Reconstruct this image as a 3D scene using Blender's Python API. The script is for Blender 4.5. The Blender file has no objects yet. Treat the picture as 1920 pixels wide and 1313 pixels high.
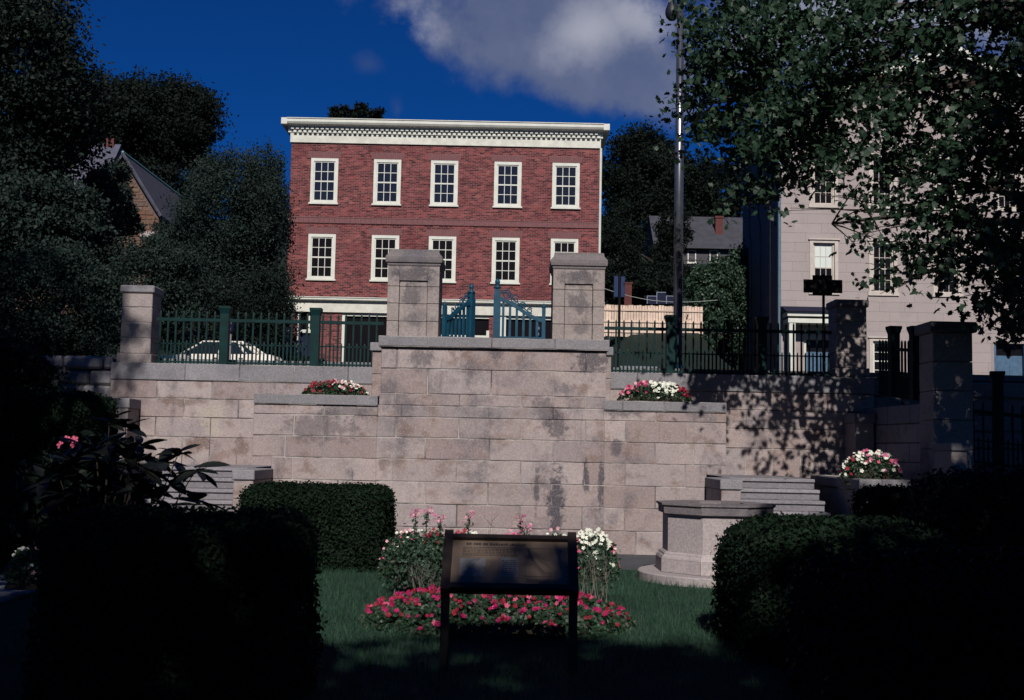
import bpy, math, random
import numpy as np
from mathutils import Vector, Matrix

R = math.radians
rnd = random.Random(7)
nrg = np.random.default_rng(11)
scene = bpy.context.scene
COL = scene.collection

# ------------------------------------------------------------------ camera
F = 2200.0 / 1920.0            # focal length in picture widths
PITCH, ROLL, EYE = R(4.78), R(1.15), 1.65
cam = bpy.data.cameras.new('camera')
cam.sensor_width = 36.0
cam.lens = 36.0 * F
cam.clip_start, cam.clip_end = 0.1, 3000.0
cam.dof.use_dof = True
cam.dof.focus_distance = 24.0
cam.dof.aperture_fstop = 5.0
camera = bpy.data.objects.new('camera', cam)
COL.objects.link(camera)
_up = Vector((0, -math.sin(PITCH), math.cos(PITCH)))
_fw = Vector((0, math.cos(PITCH), math.sin(PITCH)))
_rt = Vector((math.cos(ROLL), 0, 0)) + _up * math.sin(ROLL)
_uv = Vector((-math.sin(ROLL), 0, 0)) + _up * math.cos(ROLL)
camera.matrix_world = Matrix(((_rt.x, _uv.x, -_fw.x, 0), (_rt.y, _uv.y, -_fw.y, 0),
                              (_rt.z, _uv.z, -_fw.z, EYE), (0, 0, 0, 1)))
scene.camera = camera


def at(px, py, Y):
    """survey helper: the world point at depth Y that was measured at (px, py) in the photograph"""
    a, b = (px - 960) / 2200.0, (656.5 - py) / 2200.0
    u = a * math.cos(ROLL) - b * math.sin(ROLL)
    v = a * math.sin(ROLL) + b * math.cos(ROLL)
    d = Vector((u, 0, 0)) + _up * v + _fw
    k = Y / d.y
    return Vector((d.x * k, Y, EYE + d.z * k))


# ------------------------------------------------------------------ light
SUN_EL, SUN_AZ = R(36), R(0.6)          # the sun stands behind the camera
world = bpy.data.worlds.new('World')
scene.world = world
world.use_nodes = True


def build_world():
    nt = world.node_tree
    nt.nodes.clear()
    N, L = nt.nodes.new, nt.links.new
    out, bg = N('ShaderNodeOutputWorld'), N('ShaderNodeBackground')
    L(bg.outputs[0], out.inputs[0])
    bg.inputs['Strength'].default_value = 0.05
    sky = N('ShaderNodeTexSky')
    sky.sky_type = 'NISHITA'
    sky.sun_disc = False
    sky.sun_elevation = SUN_EL
    sky.sun_rotation = math.pi - SUN_AZ
    sky.altitude = 20
    sky.air_density = 1.0
    sky.dust_density = 0.2
    sky.ozone_density = 4.0
    tc = N('ShaderNodeTexCoord')

    def math_(op, a, b=None, c=None):
        n = N('ShaderNodeMath')
        n.operation = op
        for i, x in enumerate((a, b, c)):
            if x is None:
                continue
            if isinstance(x, (int, float)):
                n.inputs[i].default_value = x
            else:
                L(x, n.inputs[i])
        return n.outputs[0]

    def vm(op, a, b=None):
        n = N('ShaderNodeVectorMath')
        n.operation = op
        for i, x in enumerate((a, b)):
            if x is None:
                continue
            if isinstance(x, (tuple, Vector)):
                n.inputs[i].default_value = tuple(x)
            else:
                L(x, n.inputs[i])
        return n

    def noise(vec, scale, detail=5, rough=.55):
        n = N('ShaderNodeTexNoise')
        n.inputs['Scale'].default_value = scale
        n.inputs['Detail'].default_value = detail
        n.inputs['Roughness'].default_value = rough
        L(vec, n.inputs['Vector'])
        return n.outputs['Fac']

    def smooth(x, a, b, c=0., d=1.):
        n = N('ShaderNodeMapRange')
        n.interpolation_type = 'SMOOTHSTEP'
        for i, q in enumerate((a, b, c, d)):
            n.inputs[i + 1].default_value = q
        L(x, n.inputs[0])
        return n.outputs[0]

    def mix(f, a, b, mode='MIX'):
        n = N('ShaderNodeMix')
        n.data_type = 'RGBA'
        n.blend_type = mode
        for s, x in ((n.inputs[0], f), (n.inputs[6], a), (n.inputs[7], b)):
            if isinstance(x, (int, float)):
                s.default_value = x
            elif isinstance(x, tuple):
                s.default_value = (*x, 1)
            else:
                L(x, s)
        return n.outputs[2]

    d = tc.outputs['Generated']
    # deep blue slide-film sky
    deep = mix(1.0, sky.outputs[0], SKY_TINT, 'MULTIPLY')
    gam = N('ShaderNodeGamma')
    gam.inputs[1].default_value = SKY_GAMMA
    L(deep, gam.inputs[0])
    deep = gam.outputs[0]
    n1 = noise(d, 8.5, 9, .62)
    n2 = noise(d, 3.2, 4, .5)
    n3 = noise(d, 16.0, 5, .55)

    def blob(px, py, rx, ry, tilt=0.):
        """a cloud bank standing in this direction, rx by ry radians"""
        c = (at(px, py, 100.) - Vector((0, 0, EYE))).normalized()
        right = Vector((c.y, -c.x, 0)).normalized()
        up = right.cross(c)
        r2 = right * math.cos(tilt) + up * math.sin(tilt)
        u2 = up * math.cos(tilt) - right * math.sin(tilt)
        df = vm('SUBTRACT', d, c).outputs[0]
        a = math_('DIVIDE', vm('DOT_PRODUCT', df, r2).outputs['Value'], rx)
        b = math_('DIVIDE', vm('DOT_PRODUCT', df, u2).outputs['Value'], ry)
        q = math_('SQRT', math_('ADD', math_('MULTIPLY', a, a), math_('MULTIPLY', b, b)))
        return math_('SUBTRACT', 1.0, q)

    main = math_('MAXIMUM', blob(1020, 40, .155, .075, R(-8)), blob(1120, 120, .13, .055, R(-12)))
    main = math_('MAXIMUM', main, blob(1700, 20, .24, .085, 0))
    main = math_('ADD', main, math_('MULTIPLY', math_('SUBTRACT', n1, .5), 1.9))
    dens = smooth(main, 0.12, .62)
    # thin wisps
    wis = math_('MAXIMUM', blob(690, 120, .022, .016), blob(745, 205, .012, .02))
    wis = math_('MAXIMUM', wis, blob(1235, 190, .03, .02))
    wis = smooth(math_('ADD', wis, math_('MULTIPLY', math_('SUBTRACT', n3, .5), 2.2)), .2, 1.1, 0, .3)
    # scattered cumulus all round the rest of the sky
    far = smooth(n2, .60, .74)
    sep = N('ShaderNodeSeparateXYZ')
    L(d, sep.inputs[0])
    away = smooth(sep.outputs[1], .80, .55)       # same broken cloud cover behind and beside us
    dens = math_('MAXIMUM', math_('MAXIMUM', dens, wis), math_('MULTIPLY', far, away))
    dens = math_('MULTIPLY', dens, smooth(sep.outputs[2], .0, .08))
    lump = math_('MAXIMUM', math_('MAXIMUM', blob(772, 45, .030, .030), blob(1105, 58, .045, .030, R(25))),
                 blob(1225, 25, .07, .03))
    lump = math_('MAXIMUM', lump, blob(1760, 30, .2, .07))
    lump = smooth(math_('ADD', lump, math_('MULTIPLY', math_('SUBTRACT', n1, .5), 2.6)), -.1, 1.1)
    ccol = mix(lump, tuple(20 * x for x in (.078, .105, .20)), tuple(20 * x for x in (.42, .43, .49)))
    ccol = mix(math_('MULTIPLY', smooth(n1, .35, .7), .45), ccol, tuple(20 * x for x in (.175, .195, .285)))
    L(mix(math_('MULTIPLY', dens, .9), deep, ccol), bg.inputs['Color'])


SKY_TINT, SKY_GAMMA = (0.03, 0.275, 0.74), 1.0
build_world()

sun = bpy.data.lights.new('sun', 'SUN')
sun.energy = 4.6
sun.angle = R(0.53)
sun.color = (1.0, 0.955, 0.89)
sun_ob = bpy.data.objects.new('sun', sun)
COL.objects.link(sun_ob)
sun_dir = Vector((-math.sin(SUN_AZ) * math.cos(SUN_EL), math.cos(SUN_AZ) * math.cos(SUN_EL), -math.sin(SUN_EL)))
sun_ob.rotation_euler = sun_dir.to_track_quat('-Z', 'Y').to_euler()
sun_ob.location = (0, -30, 40)

vs = scene.view_settings
vs.view_transform = 'Standard'
vs.look = 'None'
vs.exposure = 0.12
vs.gamma = 1.0
vs.use_curve_mapping = False
scene.cycles.max_bounces = 5
scene.cycles.diffuse_bounces = 2
scene.cycles.glossy_bounces = 2
scene.cycles.use_denoising = True


# ------------------------------------------------------------------ materials
class NT:
    def __init__(self, name):
        self.m = bpy.data.materials.new(name)
        self.m.use_nodes = True
        self.t = self.m.node_tree
        self.b = self.t.nodes['Principled BSDF']
        self.out = self.t.nodes['Material Output']
        self.geo = self.N('ShaderNodeNewGeometry')

    def N(self, k):
        return self.t.nodes.new(k)

    def L(self, a, b):
        self.t.links.new(a, b)

    def put(self, s, x):
        if isinstance(x, (int, float)):
            s.default_value = x
        elif isinstance(x, tuple):
            s.default_value = (*x, 1) if (len(x) == 3 and s.type == 'RGBA') else x
        else:
            self.L(x, s)

    def noise(self, scale, detail=4, rough=.55, vec=None, stretch=None):
        n = self.N('ShaderNodeTexNoise')
        n.inputs['Scale'].default_value = scale
        n.inputs['Detail'].default_value = detail
        n.inputs['Roughness'].default_value = rough
        v = vec or self.geo.outputs['Position']
        if stretch:
            k = self.N('ShaderNodeVectorMath')
            k.operation = 'MULTIPLY'
            self.L(v, k.inputs[0])
            k.inputs[1].default_value = stretch
            v = k.outputs[0]
        self.L(v, n.inputs['Vector'])
        return n.outputs['Fac']

    def math(self, op, a, b=0.):
        n = self.N('ShaderNodeMath')
        n.operation = op
        self.put(n.inputs[0], a)
        self.put(n.inputs[1], b)
        return n.outputs[0]

    def ramp(self, x, a, b, c=0., d=1.):
        n = self.N('ShaderNodeMapRange')
        n.interpolation_type = 'SMOOTHSTEP'
        for i, q in enumerate((a, b, c, d)):
            self.put(n.inputs[i + 1], q)
        self.L(x, n.inputs[0])
        return n.outputs[0]

    def mix(self, f, a, b, mode='MIX'):
        n = self.N('ShaderNodeMix')
        n.data_type = 'RGBA'
        n.blend_type = mode
        self.put(n.inputs[0], f)
        self.put(n.inputs[6], a)
        self.put(n.inputs[7], b)
        return n.outputs[2]

    def bump(self, h, strength=.3, dist=.01):
        n = self.N('ShaderNodeBump')
        n.inputs['Strength'].default_value = strength
        n.inputs['Distance'].default_value = dist
        self.L(h, n.inputs['Height'])
        self.L(n.outputs[0], self.b.inputs['Normal'])

    def fin(self, col, rough=.8, spec=.3, metal=0.):
        self.put(self.b.inputs['Base Color'], col)
        self.put(self.b.inputs['Roughness'], rough)
        self.b.inputs['Specular IOR Level'].default_value = spec
        self.b.inputs['Metallic'].default_value = metal
        return self.m


def sc(c, k):
    return tuple(min(1., x * k) for x in c)


def plain(name, col, rough=.7, var=.2, scale=6., fine=.08, spec=.3, metal=0., bump=.15, objvar=.0):
    n = NT(name)
    c = n.mix(n.ramp(n.noise(scale, 5), .3, .7), sc(col, 1 - var), sc(col, 1 + var))
    if fine:
        c = n.mix(fine * 2, c, n.mix(n.noise(scale * 14, 3), sc(col, .3), sc(col, 1.7)))
    if objvar:
        oi = n.N('ShaderNodeObjectInfo')
        hs = n.N('ShaderNodeHueSaturation')
        n.L(n.ramp(oi.outputs['Random'], 0, 1, 1 - objvar, 1 + objvar), hs.inputs['Value'])
        n.L(c, hs.inputs['Color'])
        c = hs.outputs[0]
    if bump:
        n.bump(n.noise(scale * 10, 4), bump, .01)
    return n.fin(c, rough, spec, metal)


def stone_mat(name, cols, stain=.5, brown=.5, streak=.6, grain=.35, spots=()):
    """weathered granite: a tone per block, grain, brown patches, dark lichen and run-off marks"""
    n = NT(name)
    oi = n.N('ShaderNodeObjectInfo')
    r = oi.outputs['Random']
    c = n.mix(n.ramp(r, .0, 1.), cols[0], cols[1])
    r2 = n.math('FRACT', n.math('MULTIPLY', r, 7.31))
    c = n.mix(n.ramp(r2, .78, .95, 0, .8), c, cols[2])
    c = n.mix(n.ramp(n.noise(1.7, 5, .6), .35, .7, 0, .55), c, sc(cols[2], .95))
    c = n.mix(n.ramp(n.noise(2.6, 6, .62, stretch=(1, 1, 1.2)), .52, .68, 0, brown), c, sc(cols[3], 1.))
    # grey lichen bloom and dark run-off
    c = n.mix(n.ramp(n.noise(1.3, 8, .7), .50, .68, 0, stain), c, (.085, .08, .098))
    v = n.noise(1.0, 6, .62, stretch=(3.2, 3.2, .42))
    c = n.mix(n.ramp(v, .58, .74, 0, streak), c, (.06, .055, .07))
    edge = n.noise(9., 5, .7)
    for (p, rx, rz, k) in spots:
        sub = n.N('ShaderNodeVectorMath')
        sub.operation = 'SUBTRACT'
        n.L(n.geo.outputs['Position'], sub.inputs[0])
        sub.inputs[1].default_value = p
        mu = n.N('ShaderNodeVectorMath')
        mu.operation = 'MULTIPLY'
        n.L(sub.outputs[0], mu.inputs[0])
        mu.inputs[1].default_value = (1 / rx, .4, 1 / rz)
        ln = n.N('ShaderNodeVectorMath')
        ln.operation = 'LENGTH'
        n.L(mu.outputs[0], ln.inputs[0])
        q = n.math('ADD', ln.outputs['Value'], n.math('MULTIPLY', n.math('SUBTRACT', edge, .5), 2.6))
        dark = (.05, .048, .062) if k > 0 else ((.36, .31, .27) if k > -1 else (.13, .085, .07))
        c = n.mix(n.ramp(q, .45, 1.05, min(1., abs(k) if k > -1 else abs(k) - 1), 0), c, dark)
    sp = n.noise(34., 3, .6)
    c = n.mix(n.ramp(sp, .32, .68, grain, 0), c, sc(cols[0], .35))
    c = n.mix(n.ramp(n.noise(47., 2, .5), .52, .72, 0, grain * .8), c, sc(cols[1], 1.5))
    n.bump(n.math('ADD', n.noise(45., 4), n.math('MULTIPLY', n.noise(6., 4), 1.5)), .35, .008)
    return n.fin(c, .85, .2)


def leaf_mat(name, c1, c2, rough=.5, transl=.15, spec=.35, c3=None):
    n = NT(name)
    ri = n.geo.outputs['Random Per Island']
    c = n.mix(ri, c1, c2)
    if c3:
        c = n.mix(n.ramp(n.math('FRACT', n.math('MULTIPLY', ri, 13.7)), .86, .98), c, c3)
    c = n.mix(n.ramp(n.noise(.9, 3), .35, .65, 0, .5), c, sc(c1, .65))
    n.fin(c, rough, spec)
    tr = n.N('ShaderNodeBsdfTranslucent')
    n.put(tr.inputs[0], n.mix(.5, c, sc(c2, 1.4)))
    ms = n.N('ShaderNodeMixShader')
    ms.inputs[0].default_value = transl
    n.L(n.b.outputs[0], ms.inputs[1])
    n.L(tr.outputs[0], ms.inputs[2])
    n.L(ms.outputs[0], n.out.inputs[0])
    return n.m


# ------------------------------------------------------------------ mesh helpers
ABS = {}


def place(o, parent, pos):
    COL.objects.link(o)
    if parent is not None:
        o.parent = parent
        o.location = Vector(pos) - ABS[parent.name]
    else:
        o.location = pos
    ABS[o.name] = Vector(pos)
    return o


def tag(o, label, cat, group=None):
    o['label'] = label
    o['category'] = cat
    if group:
        o['group'] = group
    return o


def thing(name, label, cat, loc, group=None, rz=0., local=False):
    o = bpy.data.objects.new(name, None)
    o.empty_display_size = .2
    COL.objects.link(o)
    o.location = loc
    o.rotation_euler = (0, 0, rz)
    ABS[o.name] = Vector((0, 0, 0)) if local else Vector(loc)
    return tag(o, label, cat, group)


class MB:
    def __init__(self):
        self.v, self.f = [], []

    def add(self, vs, fs, convex=False):
        b = len(self.v)
        if convex:
            c = sum((Vector(p) for p in vs), Vector()) / len(vs)
            g = []
            for f in fs:
                p = [Vector(vs[i]) for i in f]
                nn = Vector()
                for i in range(len(p)):
                    nn += p[i].cross(p[(i + 1) % len(p)])
                g.append(f if nn.dot(sum(p, Vector()) / len(p) - c) > 0 else f[::-1])
            fs = g
        self.v += [tuple(p) for p in vs]
        self.f += [tuple(i + b for i in f) for f in fs]
        return self

    def box(self, x0, x1, y0, y1, z0, z1):
        vs = [(x, y, z) for x in (x0, x1) for y in (y0, y1) for z in (z0, z1)]
        return self.add(vs, [(0, 1, 3, 2), (4, 6, 7, 5), (0, 4, 5, 1), (2, 3, 7, 6), (0, 2, 6, 4), (1, 5, 7, 3)])

    def cham(self, x0, x1, y0, y1, z0, z1, c=.012):
        c = min(c, (x1 - x0) * .3, (y1 - y0) * .3, (z1 - z0) * .3)
        m = ((x0 + x1) / 2, (y0 + y1) / 2, (z0 + z1) / 2)
        h = ((x1 - x0) / 2, (y1 - y0) / 2, (z1 - z0) / 2)
        vs, ix = [], {}
        for sx in (-1, 1):
            for sy in (-1, 1):
                for sz in (-1, 1):
                    s = (sx, sy, sz)
                    for a in range(3):
                        ix[s, a] = len(vs)
                        vs.append(tuple(m[k] + s[k] * (h[k] if k == a else h[k] - c) for k in range(3)))
        fs = []
        for a in range(3):
            b, d = (a + 1) % 3, (a + 2) % 3
            for s in (-1, 1):
                q = []
                for t, u in ((-1, -1), (1, -1), (1, 1), (-1, 1)):
                    k = [0, 0, 0]
                    k[a], k[b], k[d] = s, t, u
                    q.append(ix[tuple(k), a])
                fs.append(tuple(q))
            for t in (-1, 1):
                for u in (-1, 1):
                    k0, k1 = [0, 0, 0], [0, 0, 0]
                    k0[a], k0[b], k0[d] = -1, t, u
                    k1[a], k1[b], k1[d] = 1, t, u
                    fs.append((ix[tuple(k0), b], ix[tuple(k1), b], ix[tuple(k1), d], ix[tuple(k0), d]))
        for sx in (-1, 1):
            for sy in (-1, 1):
                for sz in (-1, 1):
                    s = (sx, sy, sz)
                    fs.append((ix[s, 0], ix[s, 1], ix[s, 2]))
        return self.add(vs, fs, True)

    def prism(self, pts, a0, a1, axis='y'):
        """a polygon (in the two other axes) drawn out along an axis"""
        n = len(pts)

        def p3(p, a):
            return {'y': (p[0], a, p[1]), 'x': (a, p[0], p[1]), 'z': (p[0], p[1], a)}[axis]
        vs = [p3(p, a0) for p in pts] + [p3(p, a1) for p in pts]
        fs = [tuple(range(n))[::-1], tuple(range(n, 2 * n))]
        fs += [(i, (i + 1) % n, n + (i + 1) % n, n + i) for i in range(n)]
        area = sum(pts[i][0] * pts[(i + 1) % n][1] - pts[(i + 1) % n][0] * pts[i][1] for i in range(n))
        flip = (area > 0) == (axis == 'y')
        if flip:
            fs = [f[::-1] for f in fs]
        return self.add(vs, fs)

    def tube(self, path, r, n=8, cap=True):
        path = [Vector(p) for p in path]
        rs = r if isinstance(r, (list, tuple)) else [r] * len(path)
        rings, prev = [], None
        for i, p in enumerate(path):
            t = (path[min(i + 1, len(path) - 1)] - path[max(i - 1, 0)]).normalized()
            if prev is None:
                prev = t.orthogonal().normalized()
            a = (prev - t * prev.dot(t))
            a = a.normalized() if a.length > 1e-6 else t.orthogonal().normalized()
            prev = a
            b = t.cross(a)
            rings.append([p + (a * math.cos(2 * math.pi * k / n) + b * math.sin(2 * math.pi * k / n)) * rs[i] for k in range(n)])
        vs = [q for g in rings for q in g]
        fs = [(i * n + k, i * n + (k + 1) % n, (i + 1) * n + (k + 1) % n, (i + 1) * n + k)
              for i in range(len(path) - 1) for k in range(n)]
        if cap:
            fs += [tuple(range(n))[::-1], tuple(range((len(path) - 1) * n, len(path) * n))]
        return self.add(vs, fs)

    def ring(self, cx, cy, prof, n=24, a0=0., k0=0, k1=None):
        """a profile of (radius, height) turned about a vertical axis (n corners; k0..k1 of them)"""
        full = k1 is None
        ks = list(range(n)) if full else list(range(k0, k1 + 1))
        m = len(ks)
        vs = [(cx + r * math.cos(a0 + 2 * math.pi * k / n), cy + r * math.sin(a0 + 2 * math.pi * k / n), z)
              for (r, z) in prof for k in ks]
        fs = []
        for i in range(len(prof) - 1):
            for j in range(m if full else m - 1):
                fs.append((i * m + j, i * m + (j + 1) % m, (i + 1) * m + (j + 1) % m, (i + 1) * m + j))
        if full:
            fs += [tuple(range(m))[::-1], tuple(range((len(prof) - 1) * m, len(prof) * m))]
        return self.add(vs, fs)

    def mesh(self, name):
        v = np.array(self.v)
        c = (v.min(0) + v.max(0)) / 2
        me = bpy.data.meshes.new(name)
        me.from_pydata((v - c).tolist(), [], self.f)
        me.update()
        return me, Vector(c)

    def obj(self, name, mat, parent=None, smooth=False, label=None):
        me, c = self.mesh(name)
        me.materials.append(mat)
        if smooth:
            me.polygons.foreach_set('use_smooth', [True] * len(me.polygons))
        o = place(bpy.data.objects.new(name, me), parent, c)
        if label:
            o['label'] = label
        return o


def inst(name, me, pos, parent=None, rot=None, scale=None):
    o = bpy.data.objects.new(name, me)
    place(o, parent, pos)
    if rot:
        o.rotation_euler = rot
    if scale:
        o.scale = scale if isinstance(scale, tuple) else (scale,) * 3
    return o


def struct(o):
    o['kind'] = 'structure'
    return o


def stuff(o):
    o['kind'] = 'stuff'
    return o


LEAF = {
    'oval': [(-.5, 0, 0), (-.18, .27, .05), (.2, .24, .05), (.5, 0, -.06), (.2, -.24, .05), (-.18, -.27, .05)],
    'tri': [(-.5, 0, 0), (.1, .32, .05), (.5, 0, -.05), (.1, -.32, .05)],
    'maple': [(-.42, .03, 0), (-.42, .3, .04), (-.12, .26, .05), (-.05, .52, .0), (.12, .24, .06), (.34, .25, .02), (.58, 0, -.08),
              (.34, -.25, .02), (.12, -.24, .06), (-.05, -.52, .0), (-.12, -.26, .05), (-.42, -.3, .04)],
    'blade': [(0, .03, 0), (0, -.03, 0), (1., 0, .25)],
}


def leaf_arrays(pts, size, shape='oval', up=.5, face=None, jit=.3, axis=None):
    pts = np.asarray(pts, float)
    n = len(pts)
    nv = nrg.normal(size=(n, 3))
    nv /= np.linalg.norm(nv, axis=1)[:, None]
    nv[:, 2] += up
    if face is not None:
        nv += face
    nv /= np.linalg.norm(nv, axis=1)[:, None] + 1e-9
    t = nrg.normal(size=(n, 3)) if axis is None else axis + nrg.normal(size=(n, 3)) * .35
    t -= nv * (t * nv).sum(1)[:, None]
    t /= np.linalg.norm(t, axis=1)[:, None] + 1e-9
    b = np.cross(nv, t)
    tp = np.array(LEAF[shape])
    s = size * (1 + jit * (nrg.random(n) * 2 - 1))
    v = pts[:, None, :] + s[:, None, None] * (t[:, None, :] * tp[None, :, 0, None] + b[:, None, :] * tp[None, :, 1, None]
                                              + nv[:, None, :] * tp[None, :, 2, None])
    k = len(tp)
    return v.reshape(-1, 3), np.arange(n * k).reshape(n, k)


def leaf_obj(name, pts, size, mat, parent=None, **kw):
    v, f = leaf_arrays(pts, size, **kw)
    c = (v.min(0) + v.max(0)) / 2
    me = bpy.data.meshes.new(name)
    me.from_pydata(v - c, [], f)
    me.materials.append(mat)
    me.update()
    return place(bpy.data.objects.new(name, me), parent, Vector(c))


def clump_points(n, centre, radii, clumps=40, cr=.22, shell=.55, flat=1., clip=9.):
    """points gathered in clumps through an ellipsoid, thicker towards its outside"""
    d = nrg.normal(size=(clumps, 3))
    d /= np.linalg.norm(d, axis=1)[:, None]
    r = shell + (1 - shell) * nrg.random(clumps) ** .7
    r *= .85 + .3 * nrg.random(clumps)
    cc = d * r[:, None]
    w = nrg.random(clumps) + .35
    ix = nrg.choice(clumps, n, p=w / w.sum())
    o = nrg.normal(size=(n, 3)) * cr * np.array([1, 1, .7 * flat])
    q = cc[ix] + o
    l = np.linalg.norm(q, axis=1)[:, None]
    q = np.where(l > clip, q / l * (clip - .12 * nrg.random((n, 1))), q)
    p = q * np.array(radii) + np.array(centre)
    return p, cc * np.array(radii) + np.array(centre)

# ------------------------------------------------------------------ the materials of the place
YC, YB, YA = 18.6, 18.74, 20.8            # gate block, planter walls, back wall
X0 = at(918, 800, YC).x                   # axis of the monument


def zc(y, x=707):
    return at(x, y, YC).z


def P3(px, py, Y):
    return tuple(at(px, py, Y))


def mortar_mat():
    n = NT('mortar')
    c = n.mix(n.ramp(n.noise(1.6, 5, .6), .38, .62), (.055, .05, .052), (.36, .33, .31))
    return n.fin(c, .95, .1)


STONE = stone_mat('pink_granite', ((.255, .195, .188), (.375, .312, .302), (.255, .22, .225), (.172, .115, .098)),
                  stain=.72, brown=.75, streak=.6, grain=.27,
                  spots=((P3(1042, 945, YC), .16, .62, .95), (P3(1006, 920, YC), .05, .4, .8), (P3(1098, 898, YC), .06, .3, .85),
                         (P3(1127, 905, YC), .06, .5, .85), (P3(1045, 800, YC), .2, .22, .75), (P3(1020, 770, YC), .22, .3, .6),
                         (P3(1110, 675, YC), .34, .3, .8), (P3(790, 672, YC), .24, .22, .65), (P3(930, 665, YC), .14, .16, .6),
                         (P3(1165, 765, YB), .35, .22, .6), (P3(1155, 840, YB), .12, .18, .7), (P3(600, 800, YB), .7, .3, .55),
                         (P3(640, 770, YB), .5, .14, .5), (P3(395, 775, YA), .3, .25, -.9), (P3(402, 805, YA), .16, .2, -.8),
                         (P3(375, 832, YA), .32, .14, -1.8), (P3(452, 838, YA), .16, .2, -1.7), (P3(340, 752, YA), .5, .12, -1.6),
                         (P3(545, 700, YA), .3, .1, -1.5)))
GREY_STONE = stone_mat('grey_granite_coping', ((.20, .188, .203), (.245, .232, .25), (.18, .172, .185), (.15, .13, .125)),
                       stain=.4, brown=.2, streak=.25)
PIER_STONE = stone_mat('gate_pier_granite', ((.27, .225, .215), (.305, .26, .25), (.26, .222, .218), (.21, .165, .15)),
                       stain=.75, brown=.35, streak=.6,
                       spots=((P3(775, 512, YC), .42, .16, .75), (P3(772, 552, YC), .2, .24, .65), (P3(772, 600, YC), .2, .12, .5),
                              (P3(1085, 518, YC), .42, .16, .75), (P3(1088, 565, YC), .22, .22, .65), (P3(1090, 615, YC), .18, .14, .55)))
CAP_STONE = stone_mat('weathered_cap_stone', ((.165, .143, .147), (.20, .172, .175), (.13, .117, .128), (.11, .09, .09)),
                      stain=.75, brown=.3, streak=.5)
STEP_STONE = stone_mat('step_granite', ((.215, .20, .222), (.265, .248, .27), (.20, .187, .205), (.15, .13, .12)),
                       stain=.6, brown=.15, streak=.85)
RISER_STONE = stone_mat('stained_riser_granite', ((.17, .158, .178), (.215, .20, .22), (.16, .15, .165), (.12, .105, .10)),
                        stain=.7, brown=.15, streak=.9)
WELL_STONE = stone_mat('well_stone', ((.34, .29, .29), (.37, .32, .32), (.32, .28, .28), (.26, .215, .205)), stain=.2, brown=.2, streak=.1)
PALE_GRANITE = stone_mat('pale_ashlar', ((.315, .265, .255), (.335, .285, .275), (.31, .265, .255), (.28, .23, .215)),
                         stain=.12, brown=.1, streak=.08, grain=.25)
RUBBLE = stone_mat('brown_rubble', ((.14, .07, .04), (.17, .10, .07), (.11, .085, .08), (.08, .04, .03)), stain=.3, brown=.4, streak=.2)
MORTAR = mortar_mat()
WHITE = plain('white_paint', (.52, .52, .465), .55, .08, 3, .06)
FRIEZE = plain('weathered_white_paint', (.50, .49, .43), .6, .2, 3, .2)
GREEN = plain('green_fence_paint', (.0028, .020, .021), .5, .25, 5, .05, spec=.12)
TEAL = plain('teal_gate_paint', (.008, .050, .088), .45, .25, 6, .1, spec=.2)
BLACK = plain('black_paint', (.006, .006, .007), .6, .2, 6, spec=.1)
SIGN_BROWN = plain('dark_brown_sign_metal', (.018, .012, .011), .5, .2, 6)
GLASS = plain('dark_window_glass', (.012, .014, .022), .06, .1, 2, 0, spec=.5, bump=0)
GLASS_LOW = plain('dull_window_glass', (.007, .006, .007), .2, .1, 2, 0, spec=.12, bump=0)
BLIND = plain('pale_window_blind', (.52, .56, .52), .7, .05, 3, .04)
SLATE = plain('slate_roof', (.055, .055, .075), .7, .3, 2.5, .2)
ASPHALT = plain('asphalt', (.055, .055, .066), .9, .25, 3, .2, bump=.4)
PAVE = plain('pale_paving', (.16, .16, .175), .85, .2, 2, .15)
SOIL = plain('garden_soil', (.028, .02, .015), .95, .3, 8, .2, bump=.6)
BARK = plain('bark', (.045, .035, .03), .9, .3, 9, .2, bump=.6)
TWIG = plain('twig', (.10, .09, .075), .85, .3, 9)
WOOD = plain('new_fence_wood', (.55, .42, .34), .75, .15, 5, .12, objvar=.12)
BLUE_SIGN = plain('blue_sign_back', (.018, .030, .085), .6, .15, 5, spec=.1)
NAVY = plain('dark_blue_paint', (.008, .010, .030), .6, .15, 5, spec=.1)
DOOR_BLUE = plain('faded_blue_door_paint', (.05, .10, .165), .6, .2, 6, .1)
CHROME = plain('bright_metal', (.55, .54, .52), .25, .05, 4, 0, spec=.5, metal=1, bump=0)
POLE = plain('dark_bronze_pole', (.21, .215, .24), .26, .2, 2, .05, spec=.5, metal=.85, bump=.05)
LAMP_GREY = plain('dark_lamp_casing', (.012, .014, .022), .5, .1, 4)
CAR_WHITE = plain('white_car_paint', (.66, .60, .54), .3, .03, 1, 0, spec=.5, bump=0)
TYRE = plain('tyre_rubber', (.015, .015, .015), .8, .1, 6)
RED_BRICK_PLAIN = plain('chimney_brick', (.085, .025, .024), .85, .3, 7, .25)
PANEL_FACE = plain('tan_interpretive_panel', (.15, .108, .082), .32, .12, 4, .06, spec=.4, bump=0)
PANEL_PALE = plain('pale_panel_picture', (.17, .165, .17), .35, .15, 14, .12, spec=.4, bump=0)
PANEL_INK = plain('dark_panel_ink', (.03, .027, .03), .45, .1, 5, 0, bump=0)
GRASS_BASE = plain('lawn_soil_green', (.012, .034, .024), .95, .3, 3, .2, bump=.5)
GRASS = leaf_mat('grass_blade', (.018, .052, .030), (.038, .086, .046), .6, .2, .2)
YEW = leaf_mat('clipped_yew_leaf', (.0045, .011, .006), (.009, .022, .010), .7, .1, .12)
YEW_CORE = plain('hedge_inside', (.006, .009, .006), 1., .3, 9)
LEAF_MAPLE = leaf_mat('maple_leaf', (.010, .026, .015), (.026, .054, .028), .5, .15, .25)
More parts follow.
